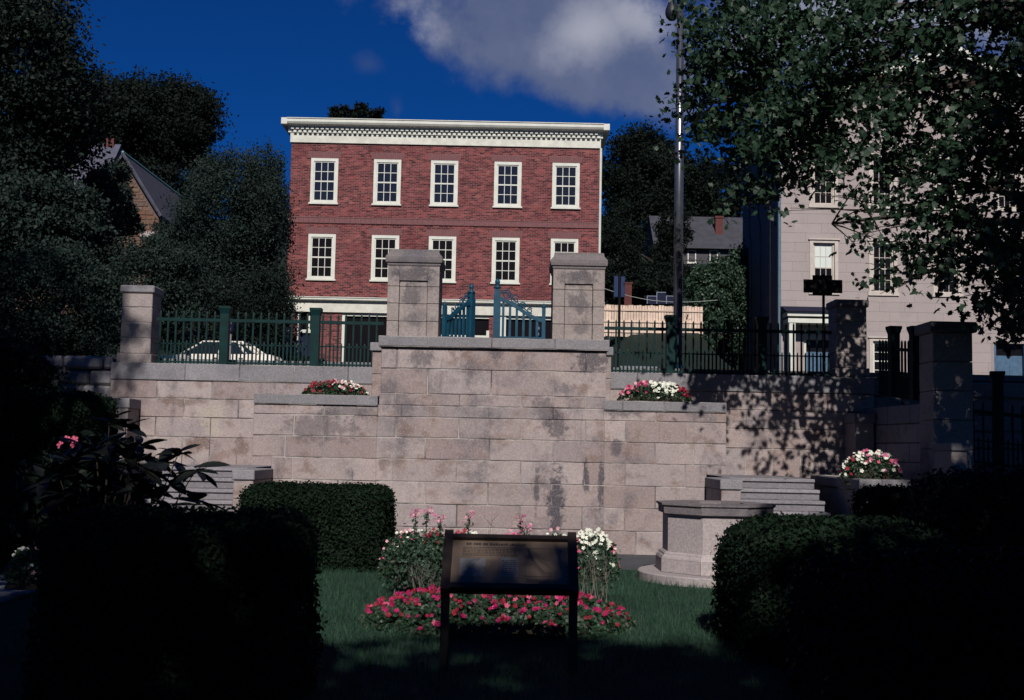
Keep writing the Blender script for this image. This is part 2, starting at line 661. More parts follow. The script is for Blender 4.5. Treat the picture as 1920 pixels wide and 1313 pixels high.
LEAF_DARK = leaf_mat('dark_tree_leaf', (.0035, .008, .006), (.009, .018, .012), .6, .1, .15)
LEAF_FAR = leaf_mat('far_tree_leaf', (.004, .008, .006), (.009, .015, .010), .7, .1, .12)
LEAF_GREY = leaf_mat('grey_green_leaf', (.008, .016, .013), (.019, .035, .027), .6, .12, .18)
LEAF_IVY = leaf_mat('ivy_leaf', (.012, .030, .018), (.030, .062, .034), .5, .12, .35)
LEAF_RHODO = plain('rhododendron_leaf', (.006, .008, .006), .5, .3, 9, .1, spec=.4)
LEAF_BED = leaf_mat('bedding_leaf', (.014, .036, .018), (.030, .064, .032), .5, .15, .35, (.05, .02, .025))
LEAF_STEM = leaf_mat('pale_stem_leaf', (.03, .06, .04), (.06, .10, .07), .6, .2, .3)
PETAL = {k: plain('petal_' + k, c, .6, .15, 20, 0, spec=.2, bump=0, objvar=.18) for k, c in dict(
    magenta=(.25, .004, .062), red=(.21, .004, .022), darkred=(.16, .006, .016), white=(.60, .61, .52),
    pink=(.46, .07, .14), palepink=(.55, .28, .32), cleome=(.40, .11, .21)).items()}


def brick_mat(name, root):
    n = NT(name)
    tc = n.N('ShaderNodeTexCoord')
    tc.object = root
    sep = n.N('ShaderNodeSeparateXYZ')
    n.L(tc.outputs['Object'], sep.inputs[0])
    cmb = n.N('ShaderNodeCombineXYZ')
    n.L(n.math('ADD', sep.outputs[0], sep.outputs[1]), cmb.inputs[0])
    n.L(sep.outputs[2], cmb.inputs[1])
    br = n.N('ShaderNodeTexBrick')
    n.L(cmb.outputs[0], br.inputs['Vector'])
    br.inputs['Scale'].default_value = 1.
    br.inputs['Brick Width'].default_value = .215
    br.inputs['Row Height'].default_value = .075
    br.inputs['Mortar Size'].default_value = .009
    br.inputs['Mortar Smooth'].default_value = .3
    br.inputs['Bias'].default_value = .0
    n.put(br.inputs['Color1'], (.040, .008, .010))
    n.put(br.inputs['Color2'], (.205, .046, .044))
    n.put(br.inputs['Mortar'], (.20, .115, .115))
    c = br.outputs['Color']
    nb = n.noise(1., 3, .6, stretch=(2.6, 2.6, 11.))
    c = n.mix(n.ramp(nb, .56, .72, 0, .75), c, (.26, .10, .092))
    c = n.mix(n.ramp(nb, .47, .30, 0, .75), c, (.032, .010, .014))
    c = n.mix(n.ramp(n.noise(.8, 6, .65, stretch=(1, 1, 1.6)), .5, .75, 0, .3), c, (.18, .075, .08))
    c = n.mix(n.ramp(n.noise(.45, 6, .65), .5, .7, 0, .5), c, (.075, .016, .019))
    n.bump(br.outputs['Fac'], .6, -.008)
    return n.fin(c, .85, .2)


# ------------------------------------------------------------------ ground and the rise behind the wall
def z_up(x, y):
    """height of the ground on the street side"""
    z = 3.02 + (y - 21.) * .055
    if y > 44:
        z = 3.02 + 23 * .055
        k = max(0., y - 47) * .28
        side = 1 / (1 + math.exp(-max(-30, min(30, (x - 4.5) * 2)))) if y < 64 else 1.
        left = 1 / (1 + math.exp(max(-30, min(30, (x + 11.5) * 2)))) if y < 64 else 1.
        z += min(k, 21) * max(side if x < 10 or y > 64 else max(0., 1 - (x - 9.4) / 2), left) if y < 64 else min(k, 21)
    return z


def grid_sheet(name, xs, ys, zf, mat):
    v = [(x, y, zf(x, y)) for y in ys for x in xs]
    n = len(xs)
    f = [(j * n + i, j * n + i + 1, (j + 1) * n + i + 1, (j + 1) * n + i) for j in range(len(ys) - 1) for i in range(n - 1)]
    return struct(MB().add(v, f).obj(name, mat))


grid_sheet('ground', [-900, -60, -20, 0, 20, 60, 900], [-900, -60, -10, 0, 10, 17, 20.95], lambda x, y: 0., GRASS_BASE)
FIELD = plain('upper_grass', (.006, .0135, .0095), .95, .3, 4, .2, bump=.5)
xs_t = [-900, -200, -80, -40, -25, -18, -14, -12, -10, -7, -4, 0, 2, 3, 4, 5, 6, 8, 9.4, 10, 11, 12, 14, 18, 25, 40, 80, 200, 900]
ys_t = [20.95, 24, 30, 38, 44, 45, 47, 49, 51, 53, 55, 57, 59, 61, 63.9, 64.1, 68, 75, 85, 100, 120, 160, 260, 500, 1000, 2000]
grid_sheet('upper_ground', xs_t, ys_t, z_up, FIELD)
grid_sheet('road', [-80, -20, 0, 20, 80], [24.6, 30, 36, 42.5], lambda x, y: z_up(x, y) - .096 + .1, ASPHALT)
for ya, yb, nm in ((21.6, 24.6, 'pavement'), (42.5, 45.5, 'pavement')):
    m = MB()
    za, zb = z_up(0, ya) + .12, z_up(0, yb) + .12
    m.add([(-80, ya, za), (80, ya, za), (80, yb, zb), (-80, yb, zb), (-80, ya, za - .3), (80, ya, za - .3), (80, yb, zb - .3), (-80, yb, zb - .3)],
          [(0, 1, 2, 3), (4, 5, 1, 0), (7, 3, 2, 6), (0, 3, 7, 4), (1, 5, 6, 2)])
    struct(m.obj(nm, PAVE))
grid_sheet('path', [-7.6, -3, 0, 3, 7.6], [16.35, 17.5, YC + .1], lambda x, y: .008, ASPHALT)
grid_sheet('path', [-7.2, -6.2, -5.05], [9., 12, 14.2], lambda x, y: .012, PAVE)


# ------------------------------------------------------------------ ashlar walls, one object for each stone
def ashlar(parent, y0, y1, courses, mat, gap=.005, bev=.010, mortar=True, jit=.004, name='stone'):
    """courses: list of (z0, z1, [x0, joint, joint, ..., x1]); every stone is a part"""
    for (z0, z1, xs) in courses:
        for a, b in zip(xs[:-1], xs[1:]):
            d = rnd.uniform(-jit, jit)
            g1, g2 = gap * rnd.uniform(.5, 1.3), gap * rnd.uniform(.5, 1.3)
            MB().cham(a + g1, b - g2, y0 + d, y1, z0 + g1, z1 - g2, bev * rnd.uniform(.6, 1.3)).obj(name, mat, parent)
    if mortar:
        m = MB()
        for (z0, z1, xs) in courses:
            m.box(xs[0] + .012, xs[-1] - .012, y0 + .010, y1 - .02, z0, z1)
        m.obj('mortar', MORTAR, parent)


def joints(x0, x1, w, half, j=.04):
    """running bond: stones of about width w; half shifts the joints"""
    xs, x = [x0], x0 + w * (.5 if half else 1.) * rnd.uniform(.75, 1.05)
    while x < x1 - w * .25:
        xs.append(x + rnd.uniform(-j, j))
        x += w * rnd.uniform(.94, 1.06)
    return xs + [x1]


def mirror(courses):
    return [(a, b, [2 * X0 - x for x in reversed(xs)]) for (a, b, xs) in courses]


# the gate block
xl, xr = at(703, 900, YC).x, at(1133, 905, YC).x
wall = thing('gate_wall', 'high pink granite block wall under the gate, streaked dark, rising behind the flower bed', 'wall', (X0, YC, 0))
ZS = [0.] + [at(918, y, YC).z for y in (991, 948, 906, 864, 824, 785)]
px1 = [737, 857, 976, 1094]
px2 = [797, 917, 1035]
low = []
for i in range(6):
    xs = [at(p, 920, YC).x + rnd.uniform(-.02, .02) for p in (px2 if i % 2 == 0 else px1)]
    low.append((ZS[i], ZS[i + 1], [xl] + xs + [xr]))
ashlar(wall, YC, 20.6, low, STONE)
z4, z5, z6, z7, z8 = (at(918, y, YC).z for y in (763, 741, 694, 653, 633))
xs4 = [at(p, 770, YC).x for p in (752, 917, 1037)]
ashlar(wall, YC + .02, 20.6, [(ZS[6], z4, [xl + .01] + xs4 + [xr - .01])], STONE)
ashlar(wall, YC + .055, 20.6, [(z4, z5, [xl + .02] + [at(p, 750, YC).x for p in (741, 861, 979, 1099)] + [xr - .0])], STONE)
ashlar(wall, YC + .09, 20.6, [(z5, z6, [xl + .03] + [at(p, 715, YC).x for p in (801, 921, 1039)] + [xr + .02]),
                              (z6, z7, [xl + .03] + [at(p, 670, YC).x for p in (743, 864, 981, 1100)] + [xr + .02])], STONE)
ashlar(wall, YC + .02, 20.6, [(z7, z8, [xl - .02] + [at(p, 640, YC).x for p in (803, 922, 1041)] + [xr + .06])], GREY_STONE, name='coping_stone')
ZF = z8                                                   # floor level at the gate

# planter walls on both sides of it
pxl = at(472, 850, YB).x
zB = [0.] + [at(590, y, YB).z for y in (985, 942, 900, 858, 818, 778, 759, 740)]
plc = []
rj = [[520, 640], [549, 662], [605], [549, 662], [534, 606], [549, 662], [605], [590, 668]]
for i in range(8):
    x0 = pxl + (at(507, 900, YB).x - pxl if i < 4 else 0.)
    plc.append((zB[i], zB[i + 1], [x0] + [at(p, 850, YB).x for p in rj[i] if at(p, 850, YB).x > x0 + .12] + [xl]))
SIDE = (('left', lambda c: c, 1), ('right', mirror, -1))
for sd, fn, s in SIDE:
    w = thing('planter_wall', f'grey-pink granite planter wall {sd} of the gate block, bedding flowers along its top', 'wall',
              (X0 - s * 2.7, YB, 0), 'planter walls flanking the gate block')
    body = fn(plc)
    ashlar(w, YB, 19.5, body[:7], STONE)
    cp = body[7]
    ashlar(w, YB - .035, 19.5, [cp], GREY_STONE, name='coping_stone')
    # buttress against the gate block
    b0, b1 = (xl - .175, xl + .02) if s > 0 else (2 * X0 - xl - .02, 2 * X0 - xl + .175)
    zb = at(686, 658, 19.2).z
    ashlar(w, 19.2, 20.6, [(zB[8], (zB[8] + zb) / 2, [b0, b1]), ((zB[8] + zb) / 2, zb, [b0, b1])], STONE)
    MB().cham(b0 - .035, b1 + .03, 19.16, 20.6, zb, zb + .14, .012).obj('coping_stone', GREY_STONE, w)

# back wall with its coping, ends at the end piers
axl = at(205, 760, YA).x
zA = [at(350, y, YA).z for y in (868, 820, 783, 748, 714, 682)]
zA[0] = 1.22
bc = []
for i in range(5):
    jj = [[345, 396, 447, 550], [293, 396, 500, 600], [345, 447, 550, 650], [293, 396, 500, 600], [345, 447, 550, 651]][i]
    bc.append((zA[i], zA[i + 1], [axl] + [at(p, 760, YA).x for p in jj if p > 215] + [xl - .16]))
low_bc = [(i * .305, (i + 1) * .305, joints(axl, xl - .16, .97, i % 2)) for i in range(4)]
ZCOP = zA[5]
for sd, fn, s in SIDE:
    w = thing('retaining_wall', f'pinkish granite back wall {sd} of the gate block with a pale coping under the green fence', 'wall',
              (X0 - s * 4.5, YA, 0), 'back walls under the fence')
    ashlar(w, YA, 21.4, fn(low_bc) + fn(bc[:4]), STONE)
    ashlar(w, YA - .025, 21.4, fn(bc[4:]), GREY_STONE, name='coping_stone')

# end piers of the back wall
pa, pb = at(226, 600, YA).x, at(284, 600, YA).x
for sd, fn, s in SIDE:
    t = thing('end_pier', ('sun-dappled square granite pier at the left end of the green fence' if s > 0 else
                           'shaded square granite pier behind the black street sign, right end of the fence'), 'pier',
              (X0 - s * (X0 - (pa + pb) / 2), YA, ZCOP), 'end piers of the back wall')
    zz = [ZCOP, at(255, 663, YA).z, at(255, 634, YA).z, at(255, 605, YA).z, at(255, 576, YA).z, at(255, 549, YA).z]
    crs = [(zz[i], zz[i + 1], [pa - (.05 if i == 0 else 0), pb + (.02 if i == 0 else 0)]) for i in range(5)]
    ashlar(t, YA + .02, 21.36, fn(crs), PIER_STONE)
    c = fn([(0, 0, [pa - .03, pb + .03])])[0][2]
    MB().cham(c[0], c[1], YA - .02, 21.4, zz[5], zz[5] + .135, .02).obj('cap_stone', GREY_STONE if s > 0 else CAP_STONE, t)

# low post in front of the left end pier (and its twin)
for sd, fn, s in SIDE:
    yp = 20.15
    q0, q1 = at(203, 760, yp).x, at(240, 760, yp).x
    t = thing('stone_post', ('low capped granite post below the left end pier, beside the tall hedge' if s > 0 else
                             'low capped granite post in deep shade below the right end pier'), 'post', (X0 - s * (X0 - q0), yp, 0), 'low stone posts')
    zt = at(220, 765, yp).z
    zz = np.linspace(0, zt, 6)
    ashlar(t, yp + .02, YA - .01, fn([(zz[i], zz[i + 1], [q0, q1]) for i in range(5)]), PIER_STONE)
    c = fn([(0, 0, [q0 - .02, q1 + .02])])[0][2]
    MB().cham(c[0], c[1], yp, YA - .01, zt, zt + .17, .012).obj('cap_stone', GREY_STONE, t)

# rubble wall running off to the left
t = thing('rubble_wall', 'low rough stone wall in shade running left from the end pier behind the hedge', 'wall', (-9, YA, 0))
z = 0.
while z < 2.98:
    h = rnd.uniform(.16, .3)
    x = -14. + rnd.uniform(0, .3)
    while x < axl - .1:
        w_ = rnd.uniform(.3, .8)
        x1 = min(x + w_, axl - .01)
        MB().cham(x + .01, x1 - .01, YA + .1 + rnd.uniform(-.05, .05), 21.4, z + .01, z + h - .01, .04).obj('stone', GREY_STONE, t)
        x = x1 + (.001 if x1 < axl - .02 else 1)
    z += h
MB().box(-14, axl - .02, YA + .2, 21.35, 0, 2.95).obj('mortar', MORTAR, t)

for sd, xa, xb in (('left', -60., -14.), ('right', 2 * X0 - axl, 60.)):
    t = thing('rubble_wall', f'long plain rough stone retaining wall lost in shade at the far {sd}', 'wall', ((xa + xb) / 2, 21., 0))
    m = MB()
    for k in range(10):
        x = xa
        while x < xb:
            w_ = rnd.uniform(.5, 1.2)
            m.cham(x + .01, min(x + w_, xb) - .01, YA + .1 + rnd.uniform(-.04, .04), 21.4, k * .3 + .01, k * .3 + .29, .03)
            x += w_
    stuff(m.obj('stones', GREY_STONE, t))
    MB().box(xa, xb, YA + .2, 21.35, 0, 2.95).obj('mortar', MORTAR, t)

# ------------------------------------------------------------------ the two flights of steps
zl = 1.26
fx0, fx1 = at(272, 930, 17.6).x, at(435, 930, 17.4).x          # outer and inner side of the left flight
for sd, fn, s in SIDE:
    t = thing('staircase', ('flight of worn granite steps left of the planter wall, behind the big-leaved shrub' if s > 0 else
                            'flight of grey granite steps right of the planter wall, behind the octagonal well'), 'steps',
              (X0 - s * (X0 - (fx0 + fx1) / 2), 17., 0), 'steps up to the gate')

    def bx(a, b):
        return (a, b) if s > 0 else (2 * X0 - b, 2 * X0 - a)
    n = 8
    for k in range(n):
        ztop = zl - .1575 * k
        yf = 18.4 - .3 * k
        xa, xb = bx(fx0, fx1)
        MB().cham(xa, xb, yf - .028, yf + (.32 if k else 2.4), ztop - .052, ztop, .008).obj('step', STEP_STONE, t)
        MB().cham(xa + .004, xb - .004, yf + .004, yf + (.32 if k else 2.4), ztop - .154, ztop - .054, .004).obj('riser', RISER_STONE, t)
    # landing runs on behind the planter wall
    xa, xb = bx(fx1, xl)
    MB().cham(xa + .004, xb, 19.52, YA - .005, zl - .2, zl, .01).obj('landing', STEP_STONE, t)
    # inner cheek: pale capped block at the inner side of the steps
    xa, xb = bx(at(434, 900, 17.35).x, at(475, 900, 17.35).x)
    ztc = at(455, 881, 17.35).z
    hc = (ztc - .15) / 4
    for k in range(4):
        MB().cham(xa + .02, xb - .008, 17.38, YB - .01, k * hc + .004, (k + 1) * hc - .004, .01).obj('cheek_stone', STONE, t)
    MB().cham(xa, xb + .012, 17.35, YB - .01, ztc - .15, ztc, .012).obj('cheek_cap', RUBBLE if False else GREY_STONE, t)

# outer cheeks: broad planters, the right one shows its flowers
CHEEK = {}
for sd, fn, s in SIDE:
    xa, xb = 2 * X0 - at(1708, 900, 17.1).x, 2 * X0 - at(1611, 900, 17.1).x
    if s < 0:
        xa, xb = 2 * X0 - xb, 2 * X0 - xa
    t = thing('stone_planter', ('broad granite planter beside the right-hand steps, holding a mound of flowers' if s < 0 else
                                'broad granite planter hidden in shade beside the left-hand steps'), 'planter', ((xa + xb) / 2, 17.4, 0), 'planters beside the steps')
    zt = at(1660, 899, 17.1).z
    ashlar(t, 17.13, 19.9, [(0, .36, [xa + .03, xb - .03]), (.36, .72, [xa + .03, (xa + xb) / 2 + .06, xb - .03]),
                            (.72, zt - .17, [xa + .03, xb - .03])], PIER_STONE)
    ashlar(t, 17.1, 19.9, [(zt - .17, zt, [xa, (xa + xb) / 2 - .04, xb])], GREY_STONE, name='coping_stone')
    CHEEK[sd] = (xa, xb, zt)

# ------------------------------------------------------------------ gate piers
def gate_pier(label, bxl, bxr, py_ref, group):
    cx, w = (bxl + bxr) / 2, (bxr - bxl)
    y0 = YC + .12
    t = thing('gate_pier', label, 'pier', (cx, y0, ZF), group)
    H = 1.14
    c = [ZF + .0, ZF + .25, ZF + .535, ZF + .81, ZF + H]
    a, b = cx - w * .275, cx + w * .275
    for i in range(4):
        zt = c[i + 1] if i < 3 else ZF + .905
        for u, v in ((bxl, a), (b, bxr)):
            MB().cham(u, v, y0, y0 + w, c[i] + .003, c[i + 1] - .003, .006).obj('stone', PIER_STONE, t)
        MB().cham(a + .007, b - .007, y0 + .03, y0 + w - .02, c[i] + .003, zt - .003, .004).obj('panel_stone', PIER_STONE, t)
    MB().cham(a + .001, b - .001, y0 + .001, y0 + w - .02, ZF + .905, c[4] - .003, .004).obj('stone', PIER_STONE, t)
    prof = [(.5, 0), (.515, .02), (.515, .045), (.545, .06), (.552, .10), (.55, .15), (.53, .175), (.5, .20), (.485, .235), (.48, .275), (.0, .28)]
    cy = y0 + w / 2
    m = MB()
    rg = [(r * w * math.sqrt(2), c[4] + h) for r, h in prof]
    rg[-1] = (.001, rg[-1][1])
    m.ring(cx, cy, rg, 4, math.pi / 4)
    m.obj('cap', CAP_STONE, t, label='dark weathered moulded cap stone')
    return t


GX = [at(p, 600, YC + .12).x for p in (725, 822, 1036, 1133)]
gate_pier('panelled granite gate pier with a dark moulded cap, left of the teal gate', GX[0], GX[1], 0, 'gate piers')
gate_pier('panelled granite gate pier with a dark moulded cap, right of the teal gate', GX[2], GX[3], 0, 'gate piers')


# ------------------------------------------------------------------ the teal iron gate leaves
def gate_leaf(label, hinge, rz, w, flip, scale=1.):
    t = thing('gate_leaf', label, 'gate', hinge, 'gate leaves', rz, local=True)
    f = -1 if flip else 1

    def x(v):
        return f * v * w
    ht, hh = .98 * scale, .56 * scale          # tall meeting stile, short hinge stile

    def rail(u):                               # ogee top rail: low at the hinge, high at the meeting stile
        k = u * u * (3 - 2 * u)
        return (.36 + .34 * k) * scale
    MB().box(*sorted((x(0) - .03, x(0) + .03)), -.03, .03, .0, hh).obj('hinge_stile', TEAL, t)
    MB().ring(x(0), 0, [(.034, hh), (.036, hh + .02), (.012, hh + .06), (.003, hh + .09)], 8).obj('finial', TEAL, t)
    MB().box(*sorted((x(1) - .058, x(1) + .058)), -.05, .05, .0, ht - .2).obj('meeting_stile', TEAL, t)
    MB().box(*sorted((x(1) - .045, x(1) + .045)), -.045, .045, ht - .2, ht - .1).obj('meeting_stile', TEAL, t)
    MB().ring(x(1), 0, [(.06, ht - .11), (.065, ht - .08), (.03, ht - .06), (.028, ht - .04), (.042, ht - .02), (.042, ht + .02), (.02, ht + .05), (.003, ht + .055)], 10).obj('finial', TEAL, t, True)
    us = np.linspace(.03, .97, 14)
    m = MB()
    pts = [(x(u), rail(u)) for u in us]
    for (xa, za), (xb, zb) in zip(pts[:-1], pts[1:]):
        m.add([(xa, -.028, za - .032), (xb, -.028, zb - .032), (xb, .028, zb - .032), (xa, .028, za - .032),
               (xa, -.028, za + .032), (xb, -.028, zb + .032), (xb, .028, zb + .032), (xa, .028, za + .032)],
              [(0, 1, 2, 3), (4, 7, 6, 5), (0, 4, 5, 1), (3, 2, 6, 7), (0, 3, 7, 4), (1, 5, 6, 2)], True)
    m.obj('top_rail', TEAL, t)
    MB().box(*sorted((x(.02), x(.98))), -.02, .02, .03, .08).obj('bottom_rail', TEAL, t)
    for i in range(6):
        u = .14 + i * .145
        MB().box(x(u) - .02, x(u) + .02, -.015, .015, .075, rail(u) - .03).obj('bar', TEAL, t)
    # scrollwork standing on the top rail
    for (u0, r0, turn) in ((.80, .085, 1), (.62, .075, -1), (.45, .06, 1), (.30, .05, -1)):
        pp = []
        for k in range(26):
            a = k / 25 * 2 * math.pi * 1.35
            r = r0 * (1 - .62 * k / 25)
            pp.append((x(u0) + f * turn * r * math.cos(a + .6), 0, rail(u0) + .035 + r0 * .9 + r * math.sin(a + .6)))
        MB().tube(pp, .010, 5).obj('scroll', TEAL, t)
    pp = [(x(u), 0, rail(u) + .05 + .14 * max(0, (u - .35)) * (1 + .25 * math.sin(u * 26))) for u in np.linspace(.25, .95, 24)]
    MB().tube(pp, .010, 5).obj('scroll', TEAL, t)
    return t


yg = YC + .62
gR, gL = at(1019, 620, yg), at(833, 620, yg)
gate_leaf('closed teal iron gate leaf with scrollwork, beside the right gate pier', (gR.x, yg, ZF), 0, gR.x - at(931, 620, yg).x, True)
gate_leaf('open teal iron gate leaf swung back beside the left gate pier', (gL.x, yg, ZF), R(58), gR.x - at(931, 620, yg).x, False)


# ------------------------------------------------------------------ green iron fences
def post_mesh(w, h):
    m = MB()
    m.box(-w / 2, w / 2, -w / 2, w / 2, 0, h - .14)
    k = w / 2 * math.sqrt(2)
    m.ring(0, 0, [(k, h - .14), (k * 1.02, h - .13), (k * 1.3, h - .05), (k * 1.36, h - .045), (k * 1.36, h), (.001, h + .004)], 4, math.pi / 4)
    me = bpy.data.meshes.new('fence_post')
    me.from_pydata(m.v, [], m.f)
    me.materials.append(GREEN)
    return me


def bar_mesh(w, h, mat=None):
    m = MB().box(-w / 2, w / 2, -w / 2, w / 2, 0, h - .04)
    m.ring(0, 0, [(w * .7, h - .04), (w * .5, h - .02), (.002, h)], 4, math.pi / 4)
    me = bpy.data.meshes.new('picket')
    me.from_pydata(m.v, [], m.f)
    me.materials.append(mat or GREEN)
    return me


def fence(label, a, b, posts, group, zdrop=0., post_h=1.06, ends=True):
    """a, b: base points; posts: distances along it"""
    a, b = Vector(a), Vector(b)
    L = (b - a).length
    d = (b - a) / L
    flat = Vector((d.x, d.y, 0))
    rz = math.atan2(d.y, d.x)
    t = thing('iron_fence', label, 'fence', a, group)
    pm, tall, short = post_mesh(.155, post_h), bar_mesh(.030, .97), bar_mesh(.024, .44)
    for q in posts:
        inst('post', pm, a + d * q, t, (0, 0, rz))
    for z, h, w in ((.78, .055, .045), (.36, .022, .03), (.03, .03, .035)):
        m = MB()
        n = Vector((-d.y, d.x, 0)) * w / 2
        u = Vector((0, 0, h))
        p, q = a + Vector((0, 0, z)), b + Vector((0, 0, z))
        m.add([p - n, q - n, q + n, p + n, p - n + u, q - n + u, q + n + u, p + n + u],
              [(0, 1, 2, 3), (4, 5, 6, 7), (0, 1, 5, 4), (3, 2, 6, 7), (0, 3, 7, 4), (1, 2, 6, 5)], True)
        m.obj('rail', GREEN, t)
    s, k = .07, 0
    while s < L - .03:
        if all(abs(s - q) > .1 for q in posts):
            inst('picket', tall if k % 2 == 0 else short, a + d * s, t, (0, 0, rz))
        s += .0695
        k += 1
    return t


yf = YA + .22
fa = Vector((pb + .03, yf, ZCOP))
fb = Vector((xl - .2, yf, ZCOP))
fence('green iron picket fence left of the gate, in front of the white car', fa, fb,
      [at(421, 640, yf).x - fa.x, at(591, 640, yf).x - fa.x], 'iron fences')
ra, rb = Vector((2 * X0 - fb.x, yf, ZCOP)), Vector((2 * X0 - fa.x, yf, ZCOP))
fence('green iron picket fence right of the gate, in front of the grassy bank', ra, rb,
      [at(1257, 650, yf).x - ra.x, at(1428, 650, yf).x - ra.x], 'iron fences')

# ------------------------------------------------------------------ the shaded return on the right: parapet, pier, fences stepping down
pr = at(1773, 700, 17.9)
parapet_a = Vector((2 * X0 - pa + .1, 21.1, 0))
pier2 = Vector((at(1773, 700, 17.9).x, 17.9, 0))
t = thing('large_pier', 'big shaded granite pier with a flat cap, right of the street sign', 'pier', pier2)
zt2 = at(1773, 627, 17.9).z
hw = .30
zz = np.linspace(0, zt2, 9)
for i in range(8):
    MB().cham(pier2.x - hw, pier2.x + hw, 17.9 - hw, 17.9 + hw, zz[i] + .004, zz[i + 1] - .004, .012).obj('stone', PIER_STONE, t)
MB().cham(pier2.x - hw - .06, pier2.x + hw + .06, 17.9 - hw - .06, 17.9 + hw + .06, zt2, zt2 + .16, .02).obj('cap_stone', CAP_STONE, t)
ret = thing('return_wall', 'shaded granite wall stepping forward between the two right-hand piers', 'wall', (6.4, 19.4, 0))
dv = Vector((pier2.x - parapet_a.x, 17.9 - 21.1, 0))
L = dv.length
dv /= L
nv = Vector((-dv.y, dv.x, 0))
for k in range(8):
    xs = joints(0, L, .95, k % 2)
    for u, v in zip(xs[:-1], xs[1:]):
        m = MB().cham(u + .005, v - .005, -.2, .2, k * .31 + .005, (k + 1) * .31 - .005, .012)
        m.v = [tuple(parapet_a + dv * p[0] + nv * p[1] + Vector((0, 0, p[2]))) for p in m.v]
        m.obj('stone', STONE if k < 7 else GREY_STONE, ret)
fence('green iron fence on the return wall between the shaded piers', parapet_a + dv * .5 + Vector((0, 0, 2.72)), parapet_a + dv * (L - .35) + Vector((0, 0, 2.48)),
      [.7, L * .5], 'iron fences', post_h=1.2)
p0 = at(1826, 830, 17.5)
fence('dark iron fence in deep shade at the right edge, beyond the large pier', (pier2.x + .34, 17.9, 1.55), (pier2.x + 3.2, 17.0, 1.25), [.42, 1.25, 2.4], 'iron fences', post_h=1.45)
rw = thing('low_wall', 'low shaded granite wall under the iron fence at the right edge', 'wall', (8.5, 17.5, 0))
for k in range(5):
    xs = joints(pier2.x + .31, pier2.x + 3.6, .9, k % 2)
    for u, v in zip(xs[:-1], xs[1:]):
        yk = 17.9 - (u - pier2.x) * .29
        MB().cham(u + .005, v - .005, yk - .1, yk + .5, k * .27 + .004, (k + 1) * .27 - .004, .012).obj('stone', STONE, rw)
bp = at(1800, 880, 16.2)
t = thing('capped_block', 'small pale capped stone block in the shade at the right, beside the iron pickets', 'post', (bp.x, 16.2, 0))
zt = at(1800, 846, 16.2).z
MB().cham(bp.x - .115, bp.x + .10, 16.2, 16.9, 0, zt, .012).obj('shaft', PIER_STONE, t)
MB().cham(bp.x - .125, bp.x + .14, 16.17, 16.92, zt, zt + .11, .012).obj('cap_stone', GREY_STONE, t)

# ------------------------------------------------------------------ windows and walls with openings
WCACHE = {}


